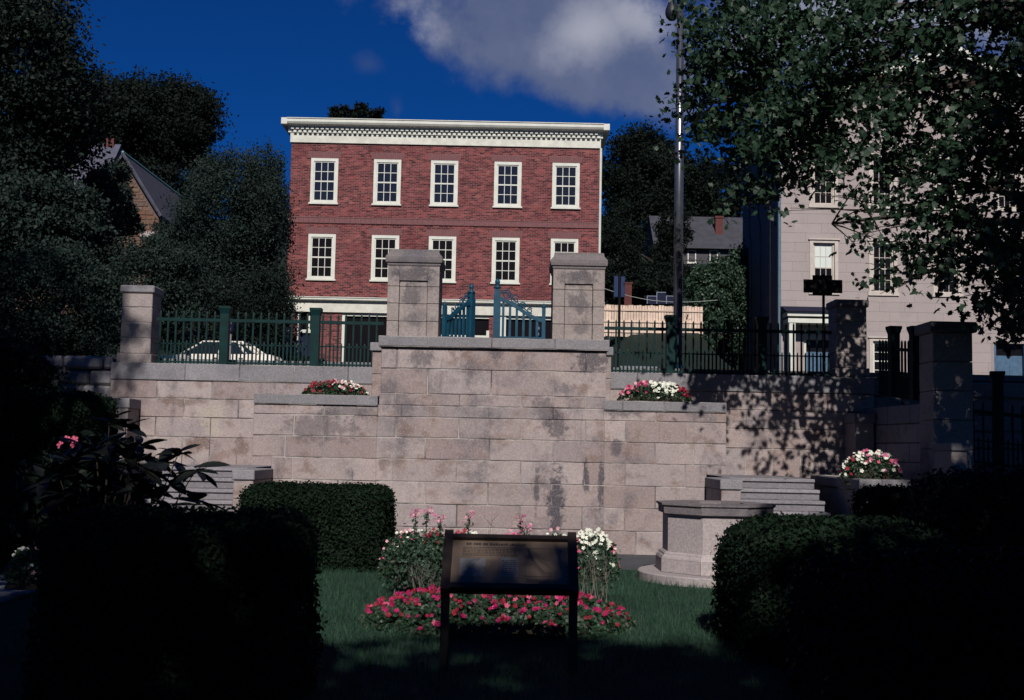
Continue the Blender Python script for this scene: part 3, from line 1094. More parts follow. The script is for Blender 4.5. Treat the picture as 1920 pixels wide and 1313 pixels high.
def window(parent, x, yface, z0, z1, w, cols, rows, frame_mat=None, glass=None, trim=.13, sill=True, upper=None, upper_rows=0, depth=.09):
    """sash window centred on x in a facade whose face is at yface: trim, sashes with glazing bars, a pane in each light"""
    frame_mat = frame_mat or WHITE
    glass = glass or GLASS
    h = z1 - z0
    key = (round(w, 3), round(h, 3), cols, rows, frame_mat.name, trim)
    if key not in WCACHE:
        a = w / 2
        fr = MB()
        o = .025
        for (p, q, r, s_) in ((-a, -a + trim, 0, h), (a - trim, a, 0, h)):
            fr.box(p, q, -o, depth, r, s_)
        fr.box(-a + trim, a - trim, -o, depth, h - trim, h)
        fr.box(-a + trim, a - trim, -o, depth, 0, trim * .55)
        sa = MB()
        i0, i1, j0, j1 = -a + trim, a - trim, trim * .55, h - trim
        st = .05
        mid = (j0 + j1) / 2
        sa.box(i0, i0 + st, .02, .06, j0, j1)
        sa.box(i1 - st, i1, .02, .06, j0, j1)
        for zz_, hh in ((j0, .06), (mid - .03, .06), (j1 - .05, .05)):
            sa.box(i0 + st, i1 - st, .015, .06, zz_, zz_ + hh)
        gx = [i0 + st + (i1 - i0 - 2 * st) * k / cols for k in range(cols + 1)]
        half = rows // 2
        gz = [j0 + .06 + (mid - .03 - j0 - .06) * k / half for k in range(half + 1)]
        gz2 = [mid + .03 + (j1 - .05 - mid - .03) * k / (rows - half) for k in range(rows - half + 1)]
        for g in gx[1:-1]:
            sa.box(g - .014, g + .014, .025, .055, j0 + .06, mid - .03)
            sa.box(g - .014, g + .014, .025, .055, mid + .03, j1 - .05)
        for g in gz[1:-1] + gz2[1:-1]:
            sa.box(i0 + st, i1 - st, .027, .053, g - .014, g + .014)
        sl = MB().box(-a - .05, a + .05, -.09, .05, -.07, 0)
        cells = []
        for zs in (gz, gz2):
            for k in range(len(zs) - 1):
                for i in range(cols):
                    cells.append((gx[i], gx[i + 1], zs[k], zs[k + 1]))
        c0, c1, e0, e1 = cells[0]
        pm = MB().box(-(c1 - c0) / 2, (c1 - c0) / 2, -.003, .003, -(e1 - e0) / 2, (e1 - e0) / 2)
        WCACHE[key] = dict(frame=fr.mesh('window_frame'), sash=sa.mesh('sash'), sill=sl.mesh('sill'), pane=pm.v, panef=pm.f, cells=cells, panes={})
        for k in ('frame', 'sash', 'sill'):
            WCACHE[key][k][0].materials.append(frame_mat)
    W = WCACHE[key]
    base = Vector((x, yface, z0))
    win = inst('window', W['frame'][0], base + W['frame'][1], parent)
    inst('sash', W['sash'][0], base + W['sash'][1], win)
    if sill:
        inst('sill', W['sill'][0], base + W['sill'][1], win)
    n = len(W['cells'])
    for i, (p, q, r, s_) in enumerate(W['cells']):
        g = upper if (upper and i >= n - upper_rows * cols) else glass
        if g.name not in W['panes']:
            me = bpy.data.meshes.new('pane')
            me.from_pydata(W['pane'], [], W['panef'])
            me.materials.append(g)
            W['panes'][g.name] = me
        o = inst('pane', W['panes'][g.name], base + Vector(((p + q) / 2, .045, (r + s_) / 2)), win,
                 (rnd.uniform(-.012, .012), 0, rnd.uniform(-.012, .012)))
    return win


def holed(m, x0, x1, z0, z1, y, holes, depth=.3):
    """a wall face with rectangular openings and their reveals"""
    xs = sorted({x0, x1, *[h[0] for h in holes], *[h[1] for h in holes]})
    zs = sorted({z0, z1, *[h[2] for h in holes], *[h[3] for h in holes]})
    for a, b in zip(xs[:-1], xs[1:]):
        for c, d in zip(zs[:-1], zs[1:]):
            mx, mz = (a + b) / 2, (c + d) / 2
            if any(h[0] < mx < h[1] and h[2] < mz < h[3] for h in holes):
                continue
            m.add([(a, y, c), (b, y, c), (b, y, d), (a, y, d)], [(0, 1, 2, 3)])
    for a, b, c, d in holes:
        m.add([(a, y, c), (b, y, c), (b, y, d), (a, y, d), (a, y + depth, c), (b, y + depth, c), (b, y + depth, d), (a, y + depth, d)],
              [(0, 4, 5, 1), (3, 2, 6, 7), (0, 3, 7, 4), (1, 5, 6, 2)])
    return m


# ------------------------------------------------------------------ the brick house
YH = 51.
bl, brt = at(541, 430, YH).x, at(1122, 430, YH).x


def zh(y):
    return at(830, y, YH).z


zg = z_up(-3, 47)
house = thing('brick_house', 'three-storey red brick house with white cornice and ten sash windows behind the gate', 'house', ((bl + brt) / 2, YH, zg))
BRICK = brick_mat('red_brick', house)
SOLDIER = plain('soldier_brick', (.145, .064, .067), .85, .25, 12, .25)
topw = [(608, 339), (726, 340), (833, 342), (952, 345), (1061, 347)]
botw = [(603, 480), (722, 483), (829, 485), (948, 488), (1058, 490)]
ww, wh = 52 / 43.14, 86 / 43.14
holes = []
wins = []
zt0, zb0 = zh(385), zh(528)
for px, py in topw:
    wins.append((at(px, py, YH).x, zt0))
for px, py in botw:
    wins.append((at(px, py, YH).x, zb0))
for x, z0 in wins:
    holes.append((x - ww / 2 + .01, x + ww / 2 - .01, z0 + .01, z0 + wh - .01))
zl0, zl1 = zh(562), zh(272)
m = MB()
holed(m, bl, brt, zl0, zl1, YH, holes)
m.add([(bl, YH, zl0), (bl, YH + 11, zl0), (bl, YH + 11, zl1), (bl, YH, zl1)], [(0, 1, 2, 3)][::-1])
m.add([(brt, YH, zl0), (brt, YH + 11, zl0), (brt, YH + 11, zl1), (brt, YH, zl1)], [(0, 1, 2, 3)])
m.add([(bl, YH + 11, zg), (brt, YH + 11, zg), (brt, YH + 11, zl1), (bl, YH + 11, zl1)], [(0, 3, 2, 1)])
m.obj('wall', BRICK, house)
DARKROOM = plain('dark_interior', (.012, .010, .010), .9, .3, 2)
MB().box(bl + .3, brt - .3, YH + .32, YH + 10.5, zg, zl1 - .1).obj('interior', DARKROOM, house)
for i, (x, z0) in enumerate(wins):
    w_ = window(house, x, YH, z0, z0 + wh, ww, 3, 4, glass=GLASS if i < 5 else GLASS_LOW)
    lx = ww * .62
    sm = MB()
    for k in range(15):                      # flat arch of upright bricks
        u = -lx + 2 * lx * k / 15
        v = u + 2 * lx / 15 - .012
        s0 = 1 + .06 * 0
        sm.add([(x + u * .93, YH - .012, z0 + wh + .012), (x + v * .93, YH - .012, z0 + wh + .012), (x + v * 1.02, YH - .012, z0 + wh + .30), (x + u * 1.02, YH - .012, z0 + wh + .30),
                (x + u * .93, YH + .02, z0 + wh + .012), (x + v * .93, YH + .02, z0 + wh + .012), (x + v * 1.02, YH + .02, z0 + wh + .30), (x + u * 1.02, YH + .02, z0 + wh + .30)],
               [(0, 1, 2, 3), (4, 5, 6, 7), (0, 1, 5, 4), (3, 2, 6, 7), (0, 3, 7, 4), (1, 2, 6, 5)], True)
    sm.obj('lintel', SOLDIER, house)
# belt course
zb_ = zh(423)
m = MB()
n = 60
for k in range(n):
    a = bl - .03 + (brt - bl + .06) * k / n
    b = bl - .03 + (brt - bl + .06) * (k + 1) / n - .008
    m.box(a, b, YH - .05, YH + .02, zb_, zb_ + .235)
m.obj('belt_course', SOLDIER, house)
MB().box(bl - .04, brt + .04, YH - .065, YH + .02, zb_ + .236, zb_ + .265).obj('belt_ledge', SOLDIER, house)
# cornice: frieze, dentils, moulded eave
zc0, zc1, zc2, zc3 = zh(273), zh(256), zh(246), zh(232)
MB().box(bl - .05, brt + .05, YH - .08, YH + 11.05, zc0, zc1 + .02).obj('frieze', FRIEZE, house)
cor = MB()
prof = [(0., zc1 + .021), (-.12, zc1 + .021), (-.12, zc1 + .1), (-.16, zc1 + .11), (-.16, zc2 + .03), (-.30, zc2 + .05), (-.46, zc2 + .09), (-.52, zc2 + .17),
        (-.52, zc3 - .06), (-.56, zc3 - .03), (-.56, zc3), (0., zc3)]
cor.prism([(YH + y, z) for y, z in prof], bl - .14, brt + .14, 'x')
cor.box(bl - .40, bl - .14, YH - .50, YH + 11.3, zc2 + .06, zc3)
cor.box(brt + .14, brt + .40, YH - .50, YH + 11.3, zc2 + .06, zc3)
cornice = cor.obj('cornice', WHITE, house)
dm = MB().box(-.065, .065, -.10, 0, -.10, .10)
dme, _ = dm.mesh('dentil')
dme.materials.append(WHITE)
nd = 62
for row, (dz, yy) in enumerate(((zc1 + .2, -.16), (zc1 + .02, -.12))):
    for k in range(nd):
        inst('dentil', dme, (bl - .05 + (brt - bl + .1) * (k + .5 + .5 * row) / (nd + .5), YH + yy - .05, dz + (.03 if row == 0 else .03)), cornice,
             scale=(1, 1, .85 if row == 0 else .45))
MB().add([(bl - .4, YH - .5, zc3 + .002), (brt + .4, YH - .5, zc3 + .002), (brt + .4, YH + 11.3, zc3 + .002), (bl - .4, YH + 11.3, zc3 + .002), ((bl + brt) / 2 - 3, YH + 6, zc3 + .25), ((bl + brt) / 2 + 3, YH + 6, zc3 + .25)],
         [(0, 1, 5, 4), (1, 2, 5), (2, 3, 4, 5), (3, 0, 4)]).obj('roof', SLATE, house)
MB().tube([(brt + .06, YH - .05, zg + 2), (brt + .06, YH - .05, zc0)], .055, 8).obj('downpipe', WHITE, house)
# ground floor: signboard cornice, brick piers, shop front
zq0, zq1 = zh(590), zh(572)
MB().box(bl - .06, brt + .06, YH - .10, YH + .3, zq0, zq1).obj('fascia', FRIEZE, house)
q = MB()
q.prism([(YH + y, z) for y, z in ((.2, zq1 + .001), (-.14, zq1 + .001), (-.14, zq1 + .05), (-.30, zq1 + .10), (-.30, zq1 + .17), (-.34, zq1 + .19), (-.34, zq1 + .22), (.2, zq1 + .27))], bl - .3, brt + .3, 'x')
q.obj('shop_cornice', WHITE, house)


def gx(p):
    return at(p, 640, YH).x


for a, b in ((538, 556), (598, 640), (916, 927), (1096, 1120)):
    MB().box(gx(a), gx(b), YH, YH + .4, zg, zq0).obj('pier', BRICK, house)
MB().box(gx(536), gx(542), YH - .06, YH + .1, zg, zh(613)).obj('pilaster', WHITE, house)
dr = MB().box(gx(558), gx(597), YH + .2, YH + .26, zg, zq0).obj('door', NAVY, house)
MB().box(gx(556), gx(560), YH + .05, YH + .25, zg, zq0).obj('door_frame', WHITE, dr)
MB().box(gx(595), gx(598), YH + .05, YH + .25, zg, zq0).obj('door_frame', WHITE, dr)
MB().box(gx(560), gx(595), YH + .10, YH + .2, zh(629), zh(623)).obj('transom_bar', WHITE, dr)
MB().box(gx(576), gx(579), YH + .12, YH + .2, zh(623), zq0).obj('glazing_bar', WHITE, dr)
MB().box(gx(561), gx(594), YH + .16, YH + .18, zh(623), zq0 - .05).obj('transom_pane', GLASS_LOW, dr)
for a, b in ((640, 916), (927, 1096)):
    sf = MB().box(gx(a), gx(b), YH + .16, YH + .2, zg + .5, zq0 - .12).obj('shop_window', GLASS_LOW, house)
    MB().box(gx(a), gx(b), YH + .05, YH + .22, zq0 - .14, zq0 - .02).obj('window_head', WHITE, sf)
    MB().box(gx(a), gx(a) + .12, YH + .03, YH + .25, zg, zq0 - .14).obj('window_post', WHITE, sf)
    MB().box(gx(a), gx(b), YH + .02, YH + .24, zg, zg + .5).obj('stall_riser', NAVY, sf)
MB().box(gx(937), gx(948), YH - .02, YH + .16, zg, zq0 - .02).obj('shop_post', WHITE, house)
rail = thing('white_rail', 'white rail on posts in front of the shop window, seen through the open gate', 'rail', (gx(880), YH - 1.5, zg))
zr = at(880, 631, YH - 1.5).z
MB().box(gx(826), gx(914), YH - 1.5, YH - 1.42, zr - .06, zr + .05).obj('top_bar', WHITE, rail)
for k in (826, 870, 913):
    MB().box(gx(k), gx(k) + .12, YH - 1.53, YH - 1.4, zg, zr + (.26 if k == 913 else .0)).obj('post', WHITE, rail)

# ------------------------------------------------------------------ the granite building on the right
YG = 55.
gl = at(1464, 450, YG).x
bay = [at(p, 520, YG).x for p in (1545, 1656, 1776, 1893)]
step_ = (bay[3] - bay[0]) / 3
bay.append(bay[3] + step_)
gr = bay[4] + (bay[0] - gl)
zg2 = 4.25
ch = .462


def zgf(y):
    return at(1600, y, YG).z


gran = thing('granite_building', 'tall pale granite building with gable and tall sash windows behind the maple branches', 'building', ((gl + gr) / 2, YG, zg2))
nco = int((zgf(232) - zg2) / ch)


def snap(z):
    return zg2 + round((z - zg2) / ch) * ch


z_e = zg2 + nco * ch
gw = 1.02
gop = []
for r_, (yt, yb) in enumerate(((472, 556), (302, 386))):
    for x in bay:
        gop.append((x - gw / 2, x + gw / 2, snap(zgf(yb)), snap(zgf(yb)) + 5 * ch, 'w', r_))
for x in (bay[1], bay[2]):
    gop.append((x - gw / 2, x + gw / 2, snap(zgf(706)), snap(zgf(706)) + 4 * ch, 'w', 2))
gop.append((bay[0] - .95, bay[0] + .45, zg2, zg2 + 6 * ch, 'd', 0))
gop.append((bay[3] - .78, bay[3] + .78, zg2, zg2 + 6 * ch, 'd', 1))
cnt = 0
xview = at(1935, 500, YG).x
for k in range(nco):
    z0, z1 = zg2 + k * ch, zg2 + (k + 1) * ch
    ops = sorted((o[0] - .16, o[1] + .16) for o in gop if o[2] < z0 + .1 and o[3] > z1 - .1)
    xs = joints(gl, gr, 1.32, k % 2, .1)
    segs = [(xs[i], xs[i + 1]) for i in range(len(xs) - 1)]
    for a, b in segs:
        parts_ = [(a, b)]
        for (o0, o1) in ops:
            nx = []
            for (u, v) in parts_:
                if o1 <= u or o0 >= v:
                    nx.append((u, v))
                else:
                    if o0 - u > .02:
                        nx.append((u, o0))
                    if v - o1 > .02:
                        nx.append((o1, v))
            parts_ = nx
        for (u, v) in parts_:
            if u > xview + .5:
                continue
            MB().cham(u + .0025, v - .0025, YG + rnd.uniform(-.003, .003), YG + .3, z0 + .0025, z1 - .0025, .004).obj('ashlar_block', PALE_GRANITE, gran)
            cnt += 1
core = MB()
holed(core, gl + .01, gr - .01, zg2, z_e, YG + .012, [(o[0], o[1], o[2], o[3]) for o in gop], .5)
core.obj('mortar', plain('ashlar_joint', (.25, .205, .2), .9, .1, 8), gran)
# side, back, roof
GREYSIDE = plain('grey_side_wall', (.15, .14, .15), .85, .15, 3, .1)
side = MB()
side.add([(gl, YG + .3, zg2), (gl, YG + 9.2, zg2), (gl, YG + 9.2, z_e), (gl, YG + .3, z_e)], [(3, 2, 1, 0)])
side.add([(gr, YG, zg2), (gr, YG + 9.2, zg2), (gr, YG + 9.2, z_e), (gr, YG, z_e)], [(0, 1, 2, 3)])
side.add([(gl, YG + 9.2, zg2), (gr, YG + 9.2, zg2), (gr, YG + 9.2, z_e), (gl, YG + 9.2, z_e)], [(3, 2, 1, 0)])
side.add([(gr, YG, zg2), (xview, YG + .005, zg2), (xview, YG + .005, z_e), (gr, YG, z_e)], [(0, 1, 2, 3)])
side.obj('side_wall', GREYSIDE, gran)
MB().box(gl + .6, gr - .6, YG + .55, YG + 9, zg2, z_e - .1).obj('interior', DARKROOM, gran)
zp = zgf(92) - .2
mid = (gl + gr) / 2
MB().prism([(gl, z_e), (gr, z_e), (mid, zp - .35)], YG + .02, YG + .3, 'y').obj('gable', PALE_GRANITE, gran)
rf = MB()
for a, b in ((gl - .45, mid), (gr + .45, mid)):
    rf.add([(a, YG - .5, z_e + .05), (b, YG - .5, zp), (b, YG + 9.4, zp), (a, YG + 9.4, z_e + .05),
            (a, YG - .5, z_e + .35), (b, YG - .5, zp + .35), (b, YG + 9.4, zp + .35), (a, YG + 9.4, z_e + .35)],
           [(0, 1, 2, 3), (4, 5, 6, 7), (0, 1, 5, 4), (3, 2, 6, 7), (0, 3, 7, 4), (1, 2, 6, 5)], True)
roof = rf.obj('roof', SLATE, gran)
for a in (gl - .5, gr + .5):
    MB().add([(a, YG - .62, z_e + .0), (mid, YG - .62, zp - .03), (mid, YG - .48, zp - .03), (a, YG - .48, z_e + .0),
              (a, YG - .62, z_e + .42), (mid, YG - .62, zp + .42), (mid, YG - .48, zp + .42), (a, YG - .48, z_e + .42)],
             [(0, 1, 2, 3), (4, 5, 6, 7), (0, 1, 5, 4), (3, 2, 6, 7), (0, 3, 7, 4), (1, 2, 6, 5)], True).obj('raking_cornice', WHITE, roof)
TRIM_STONE = plain('pale_window_surround', (.42, .37, .33), .75, .1, 4, .1)
for (a, b, c, d, kind, r_) in gop:
    if a > xview:
        continue
    if kind == 'w':
        ws = window(gran, (a + b) / 2, YG + .12, c + .0, d - .0, b - a, 3, 4, frame_mat=WHITE if r_ == 2 else TRIM_STONE, glass=GLASS_LOW, trim=.07, sill=False,
                    upper=BLIND if (r_ == 0 and a < bay[0]) else None, upper_rows=2)
        MB().box(a - .16, a, YG - .03, YG + .2, c, d).obj('surround', TRIM_STONE, ws)
        MB().box(b, b + .16, YG - .03, YG + .2, c, d).obj('surround', TRIM_STONE, ws)
        MB().box(a - .16, b + .16, YG - .03, YG + .2, d, d + .14).obj('surround', TRIM_STONE, ws)
        MB().box(a - .24, b + .24, YG - .10, YG + .2, d + .141, d + .20).obj('hood', TRIM_STONE, ws)
        MB().box(a - .22, b + .22, YG - .08, YG + .2, c - .16, c).obj('sill', TRIM_STONE, ws)
    else:
        dr = MB().box(a + .12, b - .12, YG + .3, YG + .36, c, d - .55).obj('door', DOOR_BLUE, gran)
        w_ = b - a - .24
        for i in range(2):
            for (u, v) in ((.1, .75), (.9, 1.75)):
                x_ = a + .12 + w_ * (.08 + .46 * i)
                MB().cham(x_, x_ + w_ * .38, YG + .278, YG + .31, c + u, c + v, .015).obj('door_panel', DOOR_BLUE, dr)
        MB().box(a, a + .12, YG + .08, YG + .4, c, d).obj('door_frame', DOOR_BLUE if r_ else WHITE, dr)
        MB().box(b - .12, b, YG + .08, YG + .4, c, d).obj('door_frame', DOOR_BLUE if r_ else WHITE, dr)
        MB().box(a + .12, b - .12, YG + .34, YG + .38, d - .55, d).obj('fanlight', GLASS_LOW, dr)
# porch over the left door
can = MB().box(gl + .05, bay[0] + 1.0, YG - 1.15, YG - .0, zgf(600), zgf(592)).obj('porch', WHITE, gran)
MB().prism([(YG - 1.3, zgf(592) + .002), (YG - .01, zgf(592) + .002), (YG - .01, zgf(592) + .35), (YG - .4, zgf(592) + .33)], gl - .05, bay[0] + 1.1, 'x').obj('porch_roof', NAVY, can)
for x in (gl + .15, bay[0] + .75):
    MB().cham(x, x + .3, YG - 1.05, YG - .75, zg2, zgf(608), .02).obj('porch_column', WHITE, can)
MB().box(gl + .1, bay[0] + .98, YG - 1.08, YG - .01, zgf(612), zgf(604)).obj('porch_beam', WHITE, can)
# drainpipes
MB().tube([(gl - .08, YG - .08, zg2), (gl - .08, YG - .08, z_e)], .075, 8).obj('downpipe', plain('blue_grey_pipe', (.10, .15, .19), .4, .1, 5), gran)
for yy in (2.2, 4.5, 6.8):
    MB().tube([(gl - .06, YG + yy, zg2 + .3), (gl - .06, YG + yy, z_e - 3 - yy * .2), (gl - .06, YG + yy + .5, z_e - 2.4 - yy * .2), (gl - .06, YG + yy + .5, z_e - .4)], .05, 6).obj('downpipe', GREYSIDE, gran)

# ------------------------------------------------------------------ dark clapboard house up the hill
YK = 86.
hk = thing('hill_house', 'dark clapboard house with slate roof and brick chimney far behind the steel pole', 'house', (at(1320, 500, YK).x, YK, at(1320, 560, YK).z - 1))
ka, kb = at(1232, 500, YK).x, at(1420, 500, YK).x
k0, k1, k2 = at(1320, 600, YK).z, at(1320, 468, YK).z, at(1320, 422, YK).z
CLAP = plain('grey_clapboard', (.05, .047, .058), .8, .1, 4, .1)
nb = 18
cm = MB()
for i in range(nb):
    za, zb2 = k0 + (k1 - k0) * i / nb, k0 + (k1 - k0) * (i + 1) / nb
    cm.box(ka, kb, YK - .02 + .0, YK + 7, za + .012, zb2)
    cm.box(ka + .02, kb - .02, YK + .015, YK + 6.9, za, za + .012)
cm.obj('wall', CLAP, hk)
MB().prism([(YK - .5, k1), (YK + 7.5, k1), (YK + 3.5, k2 + 1.2), (YK + 2.9, k2 + 1.2)], ka - .3, kb + .3, 'x').obj('roof', plain('grey_shingle_roof', (.042, .042, .052), .9, .5, 2, .35), hk)
for p in (1261, 1297, 1338):
    x = at(p, 490, YK).x
    zz0 = at(p, 493, YK).z
    window(hk, x, YK - .03, zz0, zz0 + .95, .62, 2, 4, glass=GLASS, trim=.07)
xch = at(1353, 450, YK).x
chm = MB().box(xch - .28, xch + .28, YK + 1, YK + 1.6, k1 - .5, at(1353, 424, YK).z + .8).obj('chimney', RED_BRICK_PLAIN, hk)
MB().box(xch - .34, xch + .34, YK + .94, YK + 1.66, at(1353, 424, YK).z + .801, at(1353, 424, YK).z + .95).obj('chimney_cap', RED_BRICK_PLAIN, chm)
# chimney and boards above the bank
YW = 59.
cc_ = at(1177, 545, 64.)
t = thing('brick_chimney', 'short red brick chimney stack standing behind the wooden fence, beside the blue sign', 'chimney', (cc_.x, 64., 5))
MB().box(cc_.x - .2, cc_.x + .2, 63.8, 64.2, z_up(cc_.x, 64) - .3, cc_.z + .35).obj('stack', RED_BRICK_PLAIN, t)
MB().box(cc_.x - .24, cc_.x + .24, 63.76, 64.24, cc_.z + .351, cc_.z + .43).obj('stack_cap', RED_BRICK_PLAIN, t)
bb = at(1232, 560, 61.)
t = thing('notice_board', 'dark blue three-part board with pale edges standing above the wooden fence', 'board', (bb.x, 61., 5))
PALE_EDGE = plain('pale_edge_strip', (.18, .21, .28), .6, .1, 5)
for a, b, top in ((1213, 1230, 556), (1231, 1248, 549), (1249, 1267, 556)):
    p_, q_ = at(a, 570, 61.), at(b, 570, 61.)
    zt = at(a, top, 61.).z
    pn = MB().box(p_.x, q_.x, 60.95, 61.05, p_.z, zt).obj('board_panel', NAVY, t)
    MB().box(p_.x - .01, q_.x + .01, 60.93, 61.06, zt, zt + .03).obj('edge_strip', PALE_EDGE, pn)
    MB().box(p_.x - .012, p_.x + .02, 60.93, 60.949, p_.z, zt).obj('edge_strip', PALE_EDGE, pn)
for a in (1215, 1265):
    p_ = at(a, 570, 61.)
    MB().box(p_.x - .04, p_.x + .04, 61.06, 61.14, z_up(p_.x, 61) - .2, p_.z + .2).obj('board_post', NAVY, t)

# wooden stockade fence on the bank
wa, wb_ = at(1128, 600, YW).x, at(1318, 605, YW).x
zw0, zw1 = at(1200, 632, YW).z, at(1200, 573, YW).z
t = thing('wooden_fence', 'pale new wooden stockade fence along the top of the grassy bank', 'fence', ((wa + wb_) / 2, YW, zw0))
pl = MB().cham(-.062, .062, -.012, .012, 0, zw1 - zw0, .006)
pme, pc = pl.mesh('plank')
pme.materials.append(WOOD)
x, k = wa, 0
while x < wb_:
    inst('plank', pme, (x, YW + rnd.uniform(-.01, .01), zw0 + pc.z + rnd.uniform(-.03, .03)), t, (0, rnd.uniform(-.01, .01), 0))
    x += .14
for zz_ in (zw0 + .25, zw0 + .78, zw1 - .25):
    MB().box(wa, wb_, YW - .07, YW - .02, zz_ - .045, zz_ + .045).obj('rail', WOOD, t)
for k in range(5):
    x = wa + (wb_ - wa) * (k + .35) / 5
    MB().box(x - .05, x + .05, YW + .02, YW + .12, zw0 - .8, zw1 - .05).obj('post', plain('grey_post', (.2, .2, .22), .8, .1) if k == 0 else WOOD, t)
MB().box(at(1160, 690, 44.).x, at(1232, 690, 44.).x, 43.9, 44.1, z_up(5, 44) - .2, at(1190, 687, 44.).z).obj('kerb', PAVE)
struct(bpy.data.objects['kerb'])

# ------------------------------------------------------------------ the stone church at the left
YS = 60.
ap = at(233, 288, YS)
ev = at(299, 402, YS)
t = thing('stone_church', 'brown stone church with steep slate roofs among the trees at the left', 'church', (ap.x, YS, 5))
hwid = ev.x - ap.x
zb3 = z_up(-20, YS) - 1
MB().prism([(ap.x - hwid, zb3), (ap.x + hwid, zb3), (ap.x + hwid, ev.z), (ap.x, ap.z - .25), (ap.x - hwid, ev.z)], YS, YS + .5, 'y').obj('gable_wall', RUBBLE, t)
# stones of the gable, standing a little proud of it
gz_ = ev.z - 2.6
while gz_ < ap.z - .9:
    hst = rnd.uniform(.13, .26)
    lim = hwid if gz_ + hst < ev.z else hwid * (ap.z - .35 - gz_ - hst) / (ap.z - ev.z)
    x = -lim
    while x < lim - .12:
        w_ = rnd.uniform(.35, .8)
        x2 = min(x + w_, lim)
        if x2 > -.25:
            MB().cham(ap.x + x + .012, ap.x + x2 - .012, YS - rnd.uniform(.02, .06), YS + .1, gz_ + .01, gz_ + hst - .01, .02).obj('stone', RUBBLE, t)
        x = x2
    gz_ += hst
MB().box(ap.x - hwid + .03, ap.x + hwid - .03, YS + .5, YS + 14, zb3, ev.z - .05).obj('nave_wall', RUBBLE, t)
wr = MB()
for s in (-1, 1):
    wr.add([(ap.x, YS - .25, ap.z), (ap.x + s * (hwid + .15), YS - .25, ev.z - .1), (ap.x + s * (hwid + .15), YS + 16, ev.z - .1), (ap.x, YS + 16, ap.z),
            (ap.x, YS - .25, ap.z - .2), (ap.x + s * (hwid + .15), YS - .25, ev.z - .3), (ap.x + s * (hwid + .15), YS + 16, ev.z - .3), (ap.x, YS + 16, ap.z - .2)],
           [(0, 1, 2, 3), (4, 5, 6, 7), (0, 1, 5, 4), (3, 2, 6, 7), (0, 3, 7, 4), (1, 2, 6, 5)], True)
rfo = wr.obj('roof', SLATE, t)
MB().tube([(ap.x, YS - .25, ap.z + .02), (ap.x, YS + 16, ap.z + .02)], .07, 6).obj('ridge_cap', plain('verdigris_copper', (.13, .27, .27), .6, .15), rfo)
MB().tube([(ap.x, YS - .3, ap.z - .05), (ap.x + hwid + .17, YS - .3, ev.z - .16)], .09, 6).obj('verge', SLATE, rfo)
MB().cham(ap.x + hwid - .9, ap.x + hwid + .6, YS - .2, YS + .4, ev.z - 1.25, ev.z - .95, .03).obj('string_course', PALE_GRANITE, t)
MB().cham(ap.x - .1, ap.x + .6, YS - .2, YS + .4, ev.z - 1.0, ev.z - .75, .03).obj('string_course', PALE_GRANITE, t)
m0, m1 = at(40, 268, 66.), at(227, 271, 66.)
mb = MB().prism([(66. - 5.5, m1.z - 6.5), (66. + 5.5, m1.z - 6.5), (66., m1.z)], m0.x, m1.x, 'x').obj('main_roof', plain('violet_slate', (.07, .07, .10), .7, .25, 3, .2), t)
MB().box(m0.x, m1.x - .2, 61, 71, zb3, m1.z - 6.4).obj('main_wall', RUBBLE, t)
MB().box(m1.x - .8, m1.x - .35, 65.8, 66.2, m1.z - .3, m1.z + .3).obj('vent_stack', RED_BRICK_PLAIN, mb)


